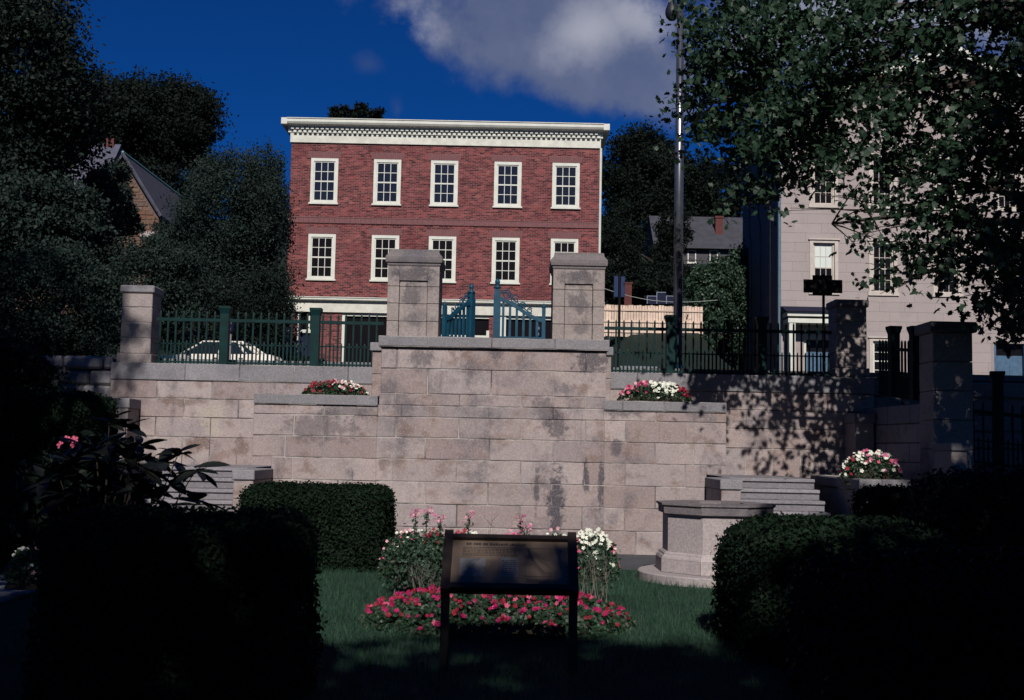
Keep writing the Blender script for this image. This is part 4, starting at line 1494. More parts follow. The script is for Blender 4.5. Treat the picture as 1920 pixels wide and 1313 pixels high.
# ------------------------------------------------------------------ the white car
def car(label, loc, rz, paint, glass):
    t = thing('parked_car', label, 'car', loc, None, rz, local=True)
    L2, W2 = 2.3, .86
    # lower body by stations: x, z top, half width top, half width waist
    st = [(-2.3, .62, .70, .74), (-2.22, .74, .76, .82), (-1.5, .86, .80, .86), (-1.0, .92, .80, .86), (0, .93, .80, .86), (1.0, .94, .80, .86), (1.55, .96, .80, .86), (2.15, .93, .76, .83), (2.3, .78, .70, .76)]
    vs, fs = [], []
    for (x, zt, wt, ww_) in st:
        ring_ = [(-ww_ * .93, .24), (-ww_, .5), (-wt - .02, zt - .06), (-wt + .05, zt), (wt - .05, zt), (wt + .02, zt - .06), (ww_, .5), (ww_ * .93, .24)]
        vs += [(x, y, z) for y, z in ring_]
    for i in range(len(st) - 1):
        for k in range(8):
            fs.append((i * 8 + k, i * 8 + (k + 1) % 8, (i + 1) * 8 + (k + 1) % 8, (i + 1) * 8 + k))
    fs += [tuple(range(8)), tuple(range((len(st) - 1) * 8, len(st) * 8))[::-1]]
    body = MB().add(vs, [f[::-1] for f in fs]).obj('body', paint, t)
    # cabin: glasshouse with pillars and roof
    base = [(-1.15, .92), (1.62, .955)]
    roofp = [(-.42, 1.38), (1.0, 1.39)]
    wb, wr_ = .78, .62
    g = MB()
    c = [(-1.13, -wb, .92), (1.60, -wb, .95), (1.60, wb, .95), (-1.13, wb, .92), (-.40, -wr_, 1.37), (.98, -wr_, 1.38), (.98, wr_, 1.38), (-.40, wr_, 1.37)]
    g.add(c, [(0, 1, 5, 4), (1, 2, 6, 5), (2, 3, 7, 6), (3, 0, 4, 7), (4, 5, 6, 7), (0, 3, 2, 1)], True)
    g.obj('window', glass, t)
    MB().cham(-.46, 1.04, -wr_ - .02, wr_ + .02, 1.365, 1.42, .02).obj('roof', paint, t)
    V = Vector
    for s in (-1, 1):
        for (a, b, r) in (((-1.16, s * (wb + .01), .91), (-.42, s * (wr_ + .01), 1.38), .035), ((.22, s * (wb + .012), .93), (.30, s * (wr_ + .012), 1.38), .045),
                          ((1.66, s * (wb + .008), .94), (1.02, s * (wr_ + .008), 1.38), .06), ((1.22, s * (wb + .012), .94), (.86, s * (wr_ + .012), 1.38), .05)):
            MB().tube([a, b], r, 6).obj('pillar', paint, t)
        for x in (-1.42, 1.38):
            wh_ = MB().tube([(x, s * .66, .31), (x, s * .87, .31)], .31, 20).obj('wheel', TYRE, t)
            MB().tube([(x, s * .86, .31), (x, s * .885, .31)], .18, 14).obj('rim', CHROME, wh_)
        MB().cham(-2.33, -2.27, min(s * .45, s * .68), max(s * .45, s * .68), .5, .64, .01).obj('headlight', CHROME, t)
        MB().cham(2.27, 2.33, min(s * .48, s * .72), max(s * .48, s * .72), .62, .78, .01).obj('tail_light', PETAL['red'], t)
        for x in (.06, .98):
            MB().cham(x, x + .16, min(s * .85, s * .89), max(s * .85, s * .89), .76, .79, .006).obj('door_handle', CHROME, t)
        MB().cham(-.98, -.84, min(s * .80, s * .97), max(s * .80, s * .97), .93, 1.03, .02).obj('wing_mirror', BLACK, t)
    MB().cham(-2.42, -2.28, -.82, .82, .36, .5, .03).obj('bumper', CHROME, t)
    MB().cham(2.28, 2.42, -.82, .82, .36, .5, .03).obj('bumper', CHROME, t)
    return t


YCAR = 43.6
cx = at(410, 670, YCAR).x
car('white saloon car parked across the street, seen through the left fence', (cx, YCAR, at(410, 642, YCAR).z - 1.42), R(-2), CAR_WHITE, GLASS)
# white garden gate posts and picket fence behind the car
t = thing('white_picket_fence', 'low white picket fence behind the white car, left of the brick house', 'fence', (at(505, 660, 49.).x, 49., zg))
zpf0, zpf1 = at(505, 690, 49.).z, at(505, 650, 49.).z
pkm = bar_mesh(.07, zpf1 - zpf0, WHITE)
for k in range(11):
    inst('picket', pkm, (at(478 + 5 * k, 660, 49.).x, 49., zpf0), t)
for h in (.25, .75):
    MB().box(at(476, 660, 49.).x, at(532, 660, 49.).x, 49.03, 49.07, zpf0 + (zpf1 - zpf0) * h - .03, zpf0 + (zpf1 - zpf0) * h + .03).obj('rail', WHITE, t)
gp = at(458, 640, 48.5)
t = thing('white_gate_post', 'white square post with a cap standing behind the white car', 'post', (gp.x, 48.5, zg))
MB().cham(gp.x - .1, gp.x + .1, 48.4, 48.6, zg, at(458, 624, 48.5).z, .015).obj('shaft', WHITE, t)
MB().cham(gp.x - .14, gp.x + .14, 48.36, 48.64, at(458, 624, 48.5).z, at(458, 620, 48.5).z, .015).obj('cap', WHITE, t)


# ------------------------------------------------------------------ street furniture along the pavement
def meter(label, px, py, Y, s=1.):
    h = at(px, py, Y)
    t = thing('parking_meter', label, 'parking meter', (h.x, Y, z_up(0, Y)), 'parking meters')
    MB().tube([(h.x, Y, z_up(0, Y)), (h.x, Y, h.z - .14 * s)], .035, 10).obj('pole', plain('grey_meter_pole', (.2, .2, .22), .5, .1), t)
    m = MB()
    pr_ = [(.05, -.15), (.075, -.13), (.08, -.05), (.085, .05), (.08, .10), (.06, .15), (.03, .175), (.002, .18)]
    m.ring(h.x, Y, [(r * s, h.z + z * s) for r, z in pr_], 14)
    m.obj('head', NAVY, t, True)
    MB().cham(h.x - .05 * s, h.x + .05 * s, Y - .10 * s, Y - .07 * s, h.z + .03, h.z + .11 * s, .008).obj('dial_window', CHROME, t)
    MB().cham(h.x - .04 * s, h.x + .04 * s, Y - .098 * s, Y - .07 * s, h.z - .10 * s, h.z - .03, .008).obj('coin_plate', CHROME, t)
    return t


meter('parking meter behind the left fence, in front of the white car', 432, 612, 23.8)
meter('parking meter seen through the closed gate leaf, shining white', 1008, 622, 23.2, .85)


def sign_pole(label, px, py0, py1, w, Y, mat, cat='sign'):
    a, b = at(px, py0, Y), at(px, py1, Y)
    t = thing('street_sign', label, cat, (a.x, Y, z_up(0, Y)))
    MB().tube([(a.x, Y, z_up(0, Y)), (a.x, Y, a.z + .1)], .028, 8).obj('pole', BLACK, t)
    return t, a, b


t, a, b = sign_pole('narrow blue back of a road sign on a thin black pole, right of the gate', 1162, 518, 557, 20, 24., BLUE_SIGN)
MB().cham(a.x - .115, a.x + .115, 24.03, 24.05, b.z, a.z, .006).obj('sign_plate', BLUE_SIGN, t)
t, a, b = sign_pole('black cross-shaped back of a street sign before the blinds window, above the shaded pier', 1544, 524, 549, 73, 23., BLACK)
MB().cham(a.x - .385, a.x + .385, 23.03, 23.05, b.z, a.z, .008).obj('sign_plate', BLACK, t)
MB().cham(a.x - .20, a.x + .19, 23.055, 23.075, b.z - .05, a.z + .09, .008).obj('upper_plate', BLACK, t)

# steel lamp pole
YP = 23.6
pb0, pt0 = at(1271, 600, YP), at(1281, 20, YP)
t = thing('lamp_pole', 'tall bronze steel lamp pole with a glinting edge and hanging teardrop lamp', 'lamp post', (pb0.x, YP, z_up(0, YP)))
zb0_ = z_up(0, YP)
MB().tube([(pb0.x, YP, zb0_), (pb0.x, YP, zb0_ + 4), (pb0.x, YP, 11.6)], [.095, .088, .066], 28, True).obj('shaft', POLE, t, True)
MB().ring(pb0.x, YP, [(.22, zb0_), (.22, zb0_ + .04), (.14, zb0_ + .08), (.125, zb0_ + .22)], 20).obj('base_plate', POLE, t)
lp = at(1260, 22, YP)
arm = [(pb0.x, YP, 11.5)] + [(pb0.x + (lp.x - pb0.x) * k, YP, 11.5 + .35 * math.sin(k * math.pi) - .25 * k * k) for k in np.linspace(.1, 1, 8)]
MB().tube(arm, .035, 8).obj('arm', POLE, t, True)
lz = lp.z
MB().ring(lp.x, YP, [(.002, lz - .19), (.07, lz - .18), (.12, lz - .12), (.142, lz - .04), (.135, lz + .04), (.10, lz + .13), (.07, lz + .22), (.05, lz + .35), (.04, 11.3)], 20).obj('lamp_shade', LAMP_GREY, t, True)
MB().tube([(pb0.x - .12, YP - .06, at(1271, 632, YP).z), (pb0.x + .12, YP - .06, at(1271, 632, YP).z)], .012, 6).obj('bracket', CHROME, t)
# overhead cable
ca, cb = at(1100, 530, 45.), at(1345, 563, 45.)
m = MB().tube([ca.lerp(cb, k / 12) - Vector((0, 0, .35 * math.sin(math.pi * k / 12))) for k in range(13)], .012, 5).obj('cable', plain('grey_cable', (.25, .27, .25), .7, .1))
tag(m, 'thin pale cable strung across above the wooden fence', 'cable')

# ------------------------------------------------------------------ octagonal well
wc = at(1340, 1000, 15.45)
WX, WY = wc.x, 15.45
AF = .645                                # half width across flats of the shaft
K8 = 1 / math.cos(math.pi / 8)
t = thing('octagonal_well', 'octagonal pale granite well with a moulded cap on a round slab at the lawn edge', 'well', (WX, WY, 0))
MB().ring(WX, WY - .03, [(1.0, 0), (1.0, .10), (.985, .115), (.001, .12)], 48).obj('round_slab', WELL_STONE, t)
hgt = .98


def oct_seg(k, prof, g=.004):
    """one of eight mitred stones"""
    a0 = math.pi / 8 + k * math.pi / 4
    m = MB()
    outer = [(r * K8, z) for r, z in prof]
    vs = []
    for da in (0, math.pi / 4):
        a = a0 + da
        d = Vector((math.cos(a), math.sin(a), 0))
        tdir = Vector((math.cos(a0 + math.pi / 8 + math.pi / 2), math.sin(a0 + math.pi / 8 + math.pi / 2), 0))
        for r, z in outer:
            vs.append(Vector((WX, WY, z)) + d * r + tdir * (g if da == 0 else -g))
    n = len(outer)
    fs = [(i, (i + 1) % n, n + (i + 1) % n, n + i) for i in range(n)] + [tuple(range(n))[::-1], tuple(range(n, 2 * n))]
    return m.add(vs, [f[::-1] for f in fs])


for k in range(8):
    oct_seg(k, [(.40, .121), (AF + .085, .121), (AF + .085, .285), (.40, .285)]).obj('base_stone', WELL_STONE, t)
    oct_seg(k, [(.40, .287), (AF + .082, .287), (AF + .07, .315), (AF + .05, .335), (AF + .045, .355), (AF + .02, .375), (.40, .375)], .002).obj('base_moulding', WELL_STONE, t)
    oct_seg(k, [(.42, .377), (AF, .377), (AF, hgt - .14), (.42, hgt - .14)], .0015).obj('side_stone', WELL_STONE, t)
    oct_seg(k, [(.36, hgt - .138), (AF + .01, hgt - .138), (AF + .055, hgt - .12), (AF + .06, hgt - .03), (AF + .085, hgt - .012), (AF + .085, hgt + .012), (.36, hgt + .012)], .002).obj('cap_stone', CAP_STONE, t)
MB().ring(WX, WY, [(.5, .13), (.5, hgt - .3), (.001, hgt - .29)], 16).obj('shaft_fill', DARKROOM, t)

# ------------------------------------------------------------------ interpretive sign
YI = 8.8
sl, sr = at(835, 1100, YI).x, at(1076, 1100, YI).x
zbt, ztp = at(955, 1099, YI).z, at(955, 1011, YI + .36).z
t = thing('interpretive_sign', 'tilted dark brown information panel on two posts in front of the flower bed', 'sign', ((sl + sr) / 2, YI, 0))
for x in (sl, sr):
    MB().cham(x - .032, x + .032, YI + .02, YI + .09, 0, zbt + .03, .006).obj('leg', SIGN_BROWN, t)
A, B = Vector((0, YI, zbt)), Vector((0, YI + .36, ztp))
sv = (B - A)
SL = sv.length
sv /= SL
nv = Vector((0, -sv.z, sv.y))


def slab(x0, x1, u0, u1, n0, n1):
    vs = []
    for x in (x0, x1):
        for u in (u0, u1):
            for n_ in (n0, n1):
                vs.append(Vector((x, 0, 0)) + A + sv * u + nv * n_)
    return MB().add(vs, [(0, 1, 3, 2), (4, 6, 7, 5), (0, 4, 5, 1), (2, 3, 7, 6), (0, 2, 6, 4), (1, 5, 7, 3)], True)


fr_ = .035
for x in (sl, sr):
    slab(x - .034, x + .034, -.07, SL + .055, -.04, .035).obj('side_bar', SIGN_BROWN, t)
slab(sl + .034, sr - .034, -.05, -.0, -.04, .03).obj('bottom_bar', SIGN_BROWN, t)
slab(sl + .034, sr - .034, SL - .02, SL + .02, -.04, .03).obj('top_bar', SIGN_BROWN, t)
pan = slab(sl + .034, sr - .034, .0, SL - .02, -.02, -.004).obj('panel', PANEL_FACE, t)
PW = sr - sl - .068
px0 = sl + .034


def pr(u0, u1, v0, v1, mat, name, k=0.):
    """flat print on the panel: fractions across and up"""
    slab(px0 + PW * u0, px0 + PW * u1, (SL - .02) * v0, (SL - .02) * v1, -.0038 + k, -.0026 + k).obj(name, mat, pan)


pr(.07, .29, .20, .60, PANEL_PALE, 'picture')
pr(.42, .57, .20, .62, PANEL_PALE, 'text_block')
ink = MB()


def dash(u0, u1, v, h, k=.0):
    b = len(ink.v)
    m = slab(px0 + PW * u0, px0 + PW * u1, (SL - .02) * v, (SL - .02) * (v + h), -.0024 + k, -.0016 + k)
    ink.add(m.v, m.f)


for row in range(6):                                   # small text lines, too small to read
    u = .09
    while u < .55:
        w_ = rnd.uniform(.012, .035)
        dash(u, min(.56, u + w_), .66 + row * .035, .014)
        u += w_ + .007
u = .12
while u < .64:                                         # the title, illegible in the shade
    w_ = rnd.uniform(.010, .022)
    dash(u, u + w_, .895, rnd.choice((.035, .05)))
    u += w_ + (.005 if rnd.random() < .82 else .02)
for row in range(2):
    u = .64
    while u < .90:
        w_ = rnd.uniform(.012, .03)
        dash(u, u + w_, .10 + row * .04, .014)
        u += w_ + .007
for row in range(8):
    u = .43
    while u < .555:
        w_ = rnd.uniform(.01, .03)
        dash(u, min(.56, u + w_), .24 + row * .045, .014)
        u += w_ + .007
# outline map on the right
for (a, b, c, d) in ((.63, .632, .22, .84), (.63, .86, .836, .842), (.63, .86, .22, .226)):
    dash(a, b, c, d - c)


def stroke(pts, w=.006):
    for (u0, v0), (u1, v1) in zip(pts[:-1], pts[1:]):
        dx, dy = u1 - u0, v1 - v0
        l = math.hypot(dx, dy) or 1
        nx, ny = -dy / l * w / 2, dx / l * w / 2
        q = [(u0 + nx, v0 + ny), (u1 + nx, v1 + ny), (u1 - nx, v1 - ny), (u0 - nx, v0 - ny)]
        ink.add([Vector((px0 + PW * a, 0, 0)) + A + sv * ((SL - .02) * b) + nv * -.0015 for a, b in q], [(0, 1, 2, 3)])


stroke([(.665, .84), (.67, .70), (.70, .58), (.73, .47), (.77, .36), (.80, .29), (.83, .31), (.85, .26)], .008)
stroke([(.655, .84), (.66, .68), (.69, .55), (.72, .43), (.76, .32), (.79, .25)], .005)
stroke([(.64, .5), (.67, .46), (.70, .52)], .005)
stroke([(.64, .66), (.66, .62)], .005)
stroke([(.85, .78), (.85, .70)], .004)
stroke([(.84, .745), (.86, .745)], .004)
for a, b, c in ((.70, .80, .62), (.71, .82, .55), (.73, .83, .48), (.75, .84, .42)):
    stroke([(a, c + .14), (b, c)], .006)
for k in range(26):
    u0, v0 = rnd.uniform(.08, .28), rnd.uniform(.23, .57)
    stroke([(u0, v0), (u0 + rnd.uniform(-.03, .03), v0 + rnd.uniform(-.05, .05)), (u0 + rnd.uniform(-.05, .05), v0 + rnd.uniform(-.06, .06))], .003)
ink.obj('printing', PANEL_INK, pan)

# ------------------------------------------------------------------ trees
def limb(m, a, b, r0, r1, sag=.0, n=7, w=.12):
    a, b = Vector(a), Vector(b)
    L = (b - a).length
    off = [Vector((rnd.uniform(-1, 1), rnd.uniform(-1, 1), rnd.uniform(-.6, 1))) * w * L * .12 for _ in range(n)]
    pts = []
    for i in range(n):
        k = i / (n - 1)
        p = a.lerp(b, k) + off[i] * math.sin(math.pi * k) + Vector((0, 0, sag * L * math.sin(math.pi * k)))
        pts.append(p)
    m.tube(pts, [r0 + (r1 - r0) * i / (n - 1) for i in range(n)], 7)
    return pts


def tree(name, label, base, crowns, leaf, mat, size, group=None, trunk_r=.25, cat='tree', shape='oval', up=.5, limbs=10, face=None):
    """crowns: list of (centre, radii, leaves, clumps)"""
    t = thing(name, label, cat, base, group)
    base = Vector(base)
    allp, cen = [], []
    for (c, r, n, k) in crowns:
        p, cc = clump_points(int(n * 1.7), c, r, int(k * 1.8), .155)
        allp.append(p)
        cen += [(Vector(x), Vector(c)) for x in cc]
    top = sum((Vector(c) for c, *_ in crowns), Vector()) / len(crowns)
    m = MB()
    fork = base.lerp(Vector((top.x, top.y, top.z)), .55)
    limb(m, base - Vector((0, 0, .4)), fork, trunk_r, trunk_r * .7)
    rnd.shuffle(cen)
    for p, c in cen[:limbs]:
        limb(m, fork, p, trunk_r * .45, trunk_r * .08, .05)
    m.obj('trunk', BARK, t)
    leaf_obj('crown', np.concatenate(allp), size, mat, t, shape=shape, up=up, face=face)
    return t


FACE = np.array([0, -.5, 0])


def cr(px, py, Y, rx, ry, depth, n, clumps):
    """crown measured in the photograph: centre, half sizes in pixels at depth Y"""
    c = at(px, py, Y)
    k = Y / 2200.
    return (tuple(c), (rx * k, depth, ry * k), n, clumps)


def gnd(px, Y):
    x = at(px, 600, Y).x
    return (x, Y, z_up(x, Y))


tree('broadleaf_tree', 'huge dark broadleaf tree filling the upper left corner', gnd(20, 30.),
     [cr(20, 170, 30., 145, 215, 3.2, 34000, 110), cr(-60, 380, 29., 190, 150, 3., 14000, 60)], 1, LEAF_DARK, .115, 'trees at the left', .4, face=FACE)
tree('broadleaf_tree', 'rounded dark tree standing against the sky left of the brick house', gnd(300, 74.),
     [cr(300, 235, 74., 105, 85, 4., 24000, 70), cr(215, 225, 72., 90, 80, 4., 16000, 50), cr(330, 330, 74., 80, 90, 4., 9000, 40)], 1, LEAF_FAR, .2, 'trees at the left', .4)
tree('broadleaf_tree', 'grey-green leafy tree beside the left wall of the brick house', gnd(440, 50.),
     [cr(425, 405, 50., 85, 118, 2.4, 22000, 90), cr(490, 400, 51., 52, 120, 2.4, 16000, 70), cr(440, 540, 50., 100, 80, 2., 17000, 70), cr(340, 470, 51., 55, 60, 1.6, 9000, 40)], 1, LEAF_GREY, .10, 'trees at the left', .2, face=FACE)
tree('broadleaf_tree', 'dim tree mass with pale leaf glints below the church roof at the far left', gnd(60, 27.),
     [cr(70, 440, 27., 115, 100, 1.8, 20000, 70), cr(185, 390, 33., 30, 70, 1.2, 5000, 30), cr(214, 375, 38., 30, 72, 1.0, 9000, 30), cr(240, 420, 40., 26, 30, 1.0, 3500, 16)], 1, LEAF_GREY, .10, 'trees at the left', .2, face=FACE)  # last two crowns are added, dark leaves standing for the shaded church wall
for i, (px, py, rx, ry, Y, lb) in enumerate((
        (90, 590, 150, 130, 24.5, 'tall leafy shrub mass left of the end pier'),
        (270, 545, 110, 95, 28., 'pale-tipped shrub rising behind the left end pier'),
        (370, 600, 110, 90, 47., 'dark shrub behind the white car, across the street'),
        (505, 590, 42, 80, 48., 'dark shrub between the white car and the brick house'))):
    tree('leafy_shrub', lb, gnd(px, Y), [cr(px, py, Y, rx, ry, 1.1, 17000 if i < 2 else 9000, 70)], 1, LEAF_GREY if i < 2 else LEAF_DARK, .075 if i < 2 else .10, 'shrubs behind the left fence', .06, 'shrub', face=FACE)
tree('broadleaf_tree', 'dark tree mass on the hill between the brick house and the steel pole', gnd(1210, 98.),
     [cr(1200, 330, 98., 75, 85, 4, 15000, 60), cr(1260, 370, 97., 90, 85, 4, 16000, 70), cr(1190, 440, 96., 60, 80, 3, 12000, 50), cr(1340, 365, 98., 60, 60, 3, 8000, 40)], 1, LEAF_FAR, .25, 'trees on the hill', .4)
tree('broadleaf_tree', 'dark treetop just showing above the white cornice of the brick house', gnd(665, 90.),
     [cr(640, 222, 90., 26, 22, 2, 1500, 14), cr(690, 218, 90., 32, 22, 2, 2000, 14), cr(665, 300, 90., 70, 70, 3, 5000, 30)], 1, LEAF_FAR, .25, 'trees on the hill', .3)
tree('leafy_shrub', 'glossy green shrub climbing between the hill house and the granite building', gnd(1340, 62.),
     [cr(1340, 550, 62., 45, 62, 1.2, 9000, 50), cr(1315, 610, 60., 35, 50, 1., 5000, 30), cr(1385, 560, 63., 38, 105, 1., 6000, 40)], 1, LEAF_IVY, .16, 'shrubs on the bank', .08, 'shrub', face=FACE)
tree('leafy_shrub', 'dark bushy treetop hiding the left end of the hill house roof', gnd(1258, 83.),
     [cr(1262, 432, 83., 34, 40, 1.2, 5000, 30), cr(1240, 480, 83., 20, 40, 1., 2500, 16), cr(1356, 500, 82., 22, 26, 1., 2500, 16)], 1, LEAF_FAR, .16, 'shrubs on the bank', .08, 'shrub')
tree('leafy_shrub', 'dark brush on the slope just below the hill house', gnd(1250, 80.),
     [cr(1240, 515, 80., 95, 22, 1.2, 6000, 40), cr(1160, 470, 80., 45, 60, 1.2, 5000, 40), cr(1330, 530, 78., 50, 22, 1., 3000, 20)], 1, LEAF_FAR, .16, 'shrubs on the bank', .08, 'shrub')
tree('leafy_shrub', 'dark undergrowth on the bank behind the blue sign back', gnd(1200, 68.),
     [cr(1200, 540, 68., 75, 32, 1.5, 7000, 50)], 1, LEAF_FAR, .2, 'shrubs on the bank', .08, 'shrub')
tree('leafy_shrub', 'dark shrub at the left edge above the tall hedge, in front of the rubble wall', (at(40, 700, 20.2).x, 20.2, 0),
     [cr(-30, 705, 20.2, 130, 65, .4, 9000, 60)], 1, LEAF_DARK, .08, None, .05, 'shrub')  # added shrub covers the wall, its dark leaves stand for deep shade
tree('leafy_shrub', 'low dark shrub in front of the doorway of the brick house', gnd(560, 48.5),
     [cr(562, 690, 48.5, 52, 22, .6, 4000, 30)], 1, LEAF_FAR, .1, None, .04, 'shrub')

# the big maple whose boughs hang in from the right
MASK = ["07899998999988998999", "28999997898876777999", "17999998688656656899", "05899998776466667899", "27999999777777788999",
        "38999999777778889999", "15899999866777889999", "00378899655666788999", "00048763345566677999", "00044310244566644899",
        "00000000024455665899", "00000000144566777899", "00000000002356777899", "00000000024213467899", "00000000000000278999", "00000000000000145899"]
maple = thing('maple_tree', 'big maple with lobed leaves hanging in from the right across the granite building', 'tree', (9.6, 16.4, 0))
pts, hubs = [], []
mask_rng = np.random.default_rng(5)
for j, row in enumerate(MASK):
    for i, ch_ in enumerate(row):
        dns = int(ch_)
        if not dns:
            continue
        k = int(round(dns * dns * 1.9 + dns * 1.2))
        if i > 16:
            k = int(k * .8)
        Ym = 17.2 + 1.5 * math.sin(i * 1.3 + j * .9) * .6
        if i < 4:
            Ym = 18.2
        if j > 8:
            Ym = 16.6
        for _ in range(2):
            hubs.append(at(1240 + 40 * i + mask_rng.uniform(0, 40), 40 * j + mask_rng.uniform(0, 40), Ym + mask_rng.uniform(-.7, .7)))
            cxm, cym = mask_rng.uniform(0, 40), mask_rng.uniform(0, 40)
            for _ in range(max(1, k // 2)):
                q = at(1240 + 40 * i + cxm + mask_rng.normal(0, 17), 40 * j + cym + mask_rng.normal(0, 15), Ym + mask_rng.normal(0, .75))
                pts.append(tuple(q))
m = MB()
tb = Vector((9.6, 16.4, -.3))
tf = Vector((9.2, 16.5, 4.6))
limb(m, tb, tf, .38, .30)
top = Vector((8.6, 16.6, 10.5))
limb(m, tf, top, .27, .12)
mains = [at(1690, 110, 17.2), at(1600, 130, 17.3), at(1450, 220, 17.8), at(1400, 80, 18.), at(1560, 420, 17.), at(1700, 520, 16.8), at(1850, 560, 16.6), at(1300, 200, 18.2), at(1680, 330, 17.)]
for q in mains:
    src = tf.lerp(top, rnd.uniform(.2, .8)) if q.z > 6 else tf
    pl_ = limb(m, src, q, .10, .018, .06, 9)
    for h in sorted(hubs, key=lambda h: (h - q).length)[:14]:
        limb(m, pl_[rnd.randint(5, 8)], h, .014, .004, .02, 5)
m.obj('trunk', BARK, maple)
# the rest of the crown, above and right of the picture
p2, _ = clump_points(26000, (9.9, 16.8, 9.6), (4.4, 4.0, 3.9), 110)
p2 = p2[[not (at_x < 1.0) for at_x in (p2[:, 0] - .437 * p2[:, 1] + 1.0)]] if False else p2
keep = (p2[:, 0] > .45 * p2[:, 1]) | (p2[:, 2] > 1.65 + .40 * p2[:, 1])
p2 = p2[keep]
leaf_obj('crown', np.concatenate([np.array(pts), p2]), .105, LEAF_MAPLE, maple, shape='maple', up=.55, face=np.array([0, -.35, 0]), jit=.35)

# trees behind and beside the viewer: they throw the shade on the foreground
def shade_tree(label, base, crowns):
    t = thing('shade_tree', label, 'tree', base, 'trees shading the foreground')
    m = MB()
    b = Vector(base)
    c0 = Vector(crowns[0][0])
    limb(m, b - Vector((0, 0, .3)), b.lerp(c0, .7), .28, .18)
    pp = []
    for c, r, n, k in crowns:
        p, cc = clump_points(n, c, r, k, .26, .35, 1., 1.1)
        pp.append(p)
        for q in cc[:6]:
            limb(m, b.lerp(c0, .6), q, .09, .02)
    m.obj('trunk', BARK, t)
    leaf_obj('crown', np.concatenate(pp), .26, LEAF_DARK, t, shape='tri', up=.5)


shade_tree('spreading tree behind the viewer on the left', (-5.8, -5., 0), [((-6., -5., 8.0), (3.6, 3.2, 3.5), 9000, 70), ((-2.6, -5.4, 7.7), (2.6, 2.6, 3.2), 7000, 50), ((-4.4, -5.2, 9.6), (2.4, 2.2, 3.4), 7000, 40)])
shade_tree('spreading tree behind the viewer on the right', (5.6, -5.5, 0), [((6.4, -5.5, 8.2), (3.8, 3.0, 4.0), 9000, 70), ((2.7, -5.6, 7.8), (2.8, 2.6, 3.3), 8000, 50), ((3.9, -5.6, 9.2), (1.7, 2.0, 3.0), 5000, 30)])
shade_tree('spreading tree straight behind the viewer', (-.2, -9., 0), [((0., -9., 10.1), (3.4, 2.6, 3.3), 8000, 60)])
shade_tree('tall tree beside the viewer far to the left', (-11.5, 3., 0), [((-11.2, 3., 13.4), (4.6, 4.2, 7.2), 17000, 90), ((-7.3, 3., 9.2), (2.3, 2.2, 2.7), 8000, 40), ((-8.3, 3., 16.6), (2.0, 1.7, 1.7), 1000, 22)])
shade_tree('tall tree beside the viewer far to the right', (11.2, 2.5, 0), [((11.6, 2.5, 12.8), (5.3, 4.2, 8.0), 26000, 120), ((9.0, 5.5, 12.), (2.6, 2.4, 3.6), 9000, 50), ((6.3, 3.4, 8.0), (3.0, 2.4, 2.7), 9500, 50)])
for i_, (x_, lb_) in enumerate(((-22, 'leftmost of the far trees in a row behind the viewer'), (-11, 'second far tree from the left behind the viewer'), (0, 'middle one of the far trees behind the viewer'),
                              (11, 'fourth far tree from the left behind the viewer'), (22, 'rightmost of the far trees in a row behind the viewer'))):
    shade_tree(lb_, (x_, -16., 0), [((x_, -16., 7.4), (6.6, 3., 5.8), 8000, 80)])  # far row added out of view to block skylight on the foreground


# ------------------------------------------------------------------ clipped bushes
def clipped(name, label, x0, x1, y0, y1, z1, n, size=.045, mat=None, rad=.25, cat='hedge', group=None, rough=.03, core=True):
    """a clipped bush: rounded block whose skin is real leaves over a dark inside"""
    t = thing(name, label, cat, ((x0 + x1) / 2, (y0 + y1) / 2, 0), group)
    hx, hy, hz = (x1 - x0) / 2, (y1 - y0) / 2, z1 / 2
    c = np.array([(x0 + x1) / 2, (y0 + y1) / 2, z1 / 2])
    # points on the faces, weighted by area
    ar = np.array([hy * hz, hy * hz, hx * hz, hx * hx * 0 + hx * hy])
    w = np.array([hy * hz, hy * hz, hx * hz, hx * hz * .3, hx * hy])
    w = w / w.sum()
    f = nrg.choice(5, n, p=w)
    u, v = nrg.random(n) * 2 - 1, nrg.random(n) * 2 - 1
    p = np.empty((n, 3))
    for k in range(5):
        s = f == k
        if k < 2:
            p[s] = np.stack([np.full(s.sum(), -1. if k == 0 else 1.) * hx, u[s] * hy, v[s] * hz], 1)
        elif k < 4:
            p[s] = np.stack([u[s] * hx, np.full(s.sum(), -1. if k == 2 else 1.) * hy, v[s] * hz], 1)
        else:
            p[s] = np.stack([u[s] * hx, v[s] * hy, np.full(s.sum(), hz)], 1)
    h = np.array([hx, hy, hz])
    q = np.clip(p, -(h - rad), h - rad)
    q[:, 2] = np.minimum(p[:, 2], hz - rad)
    d = p - q
    l = np.linalg.norm(d, axis=1)[:, None] + 1e-9
    p = np.where(l > rad * .999, q + d / l * rad, p)
    nrm = d / l
    lump = (np.sin(p[:, 0] * 5.1 + 1) * np.sin(p[:, 2] * 6.3) + np.sin(p[:, 1] * 4.7 + p[:, 2] * 3)) * .018
    p = p + nrm * (lump + nrg.normal(size=n) * rough)[:, None] + c
    leaf_obj('foliage', p, size, mat or YEW, t, shape='tri', up=.2, face=nrm * .9)
    if core:
        g = rad * .55 + .06
        m = MB().cham(x0 + .07, x1 - .07, y0 + .07, y1 - .07, .02, z1 - .07, g)
        m.obj('inner_twigs', YEW_CORE, t)
    return t


def span(p0, p1, Y):
    return at(p0, 1000, Y).x, at(p1, 1000, Y).x


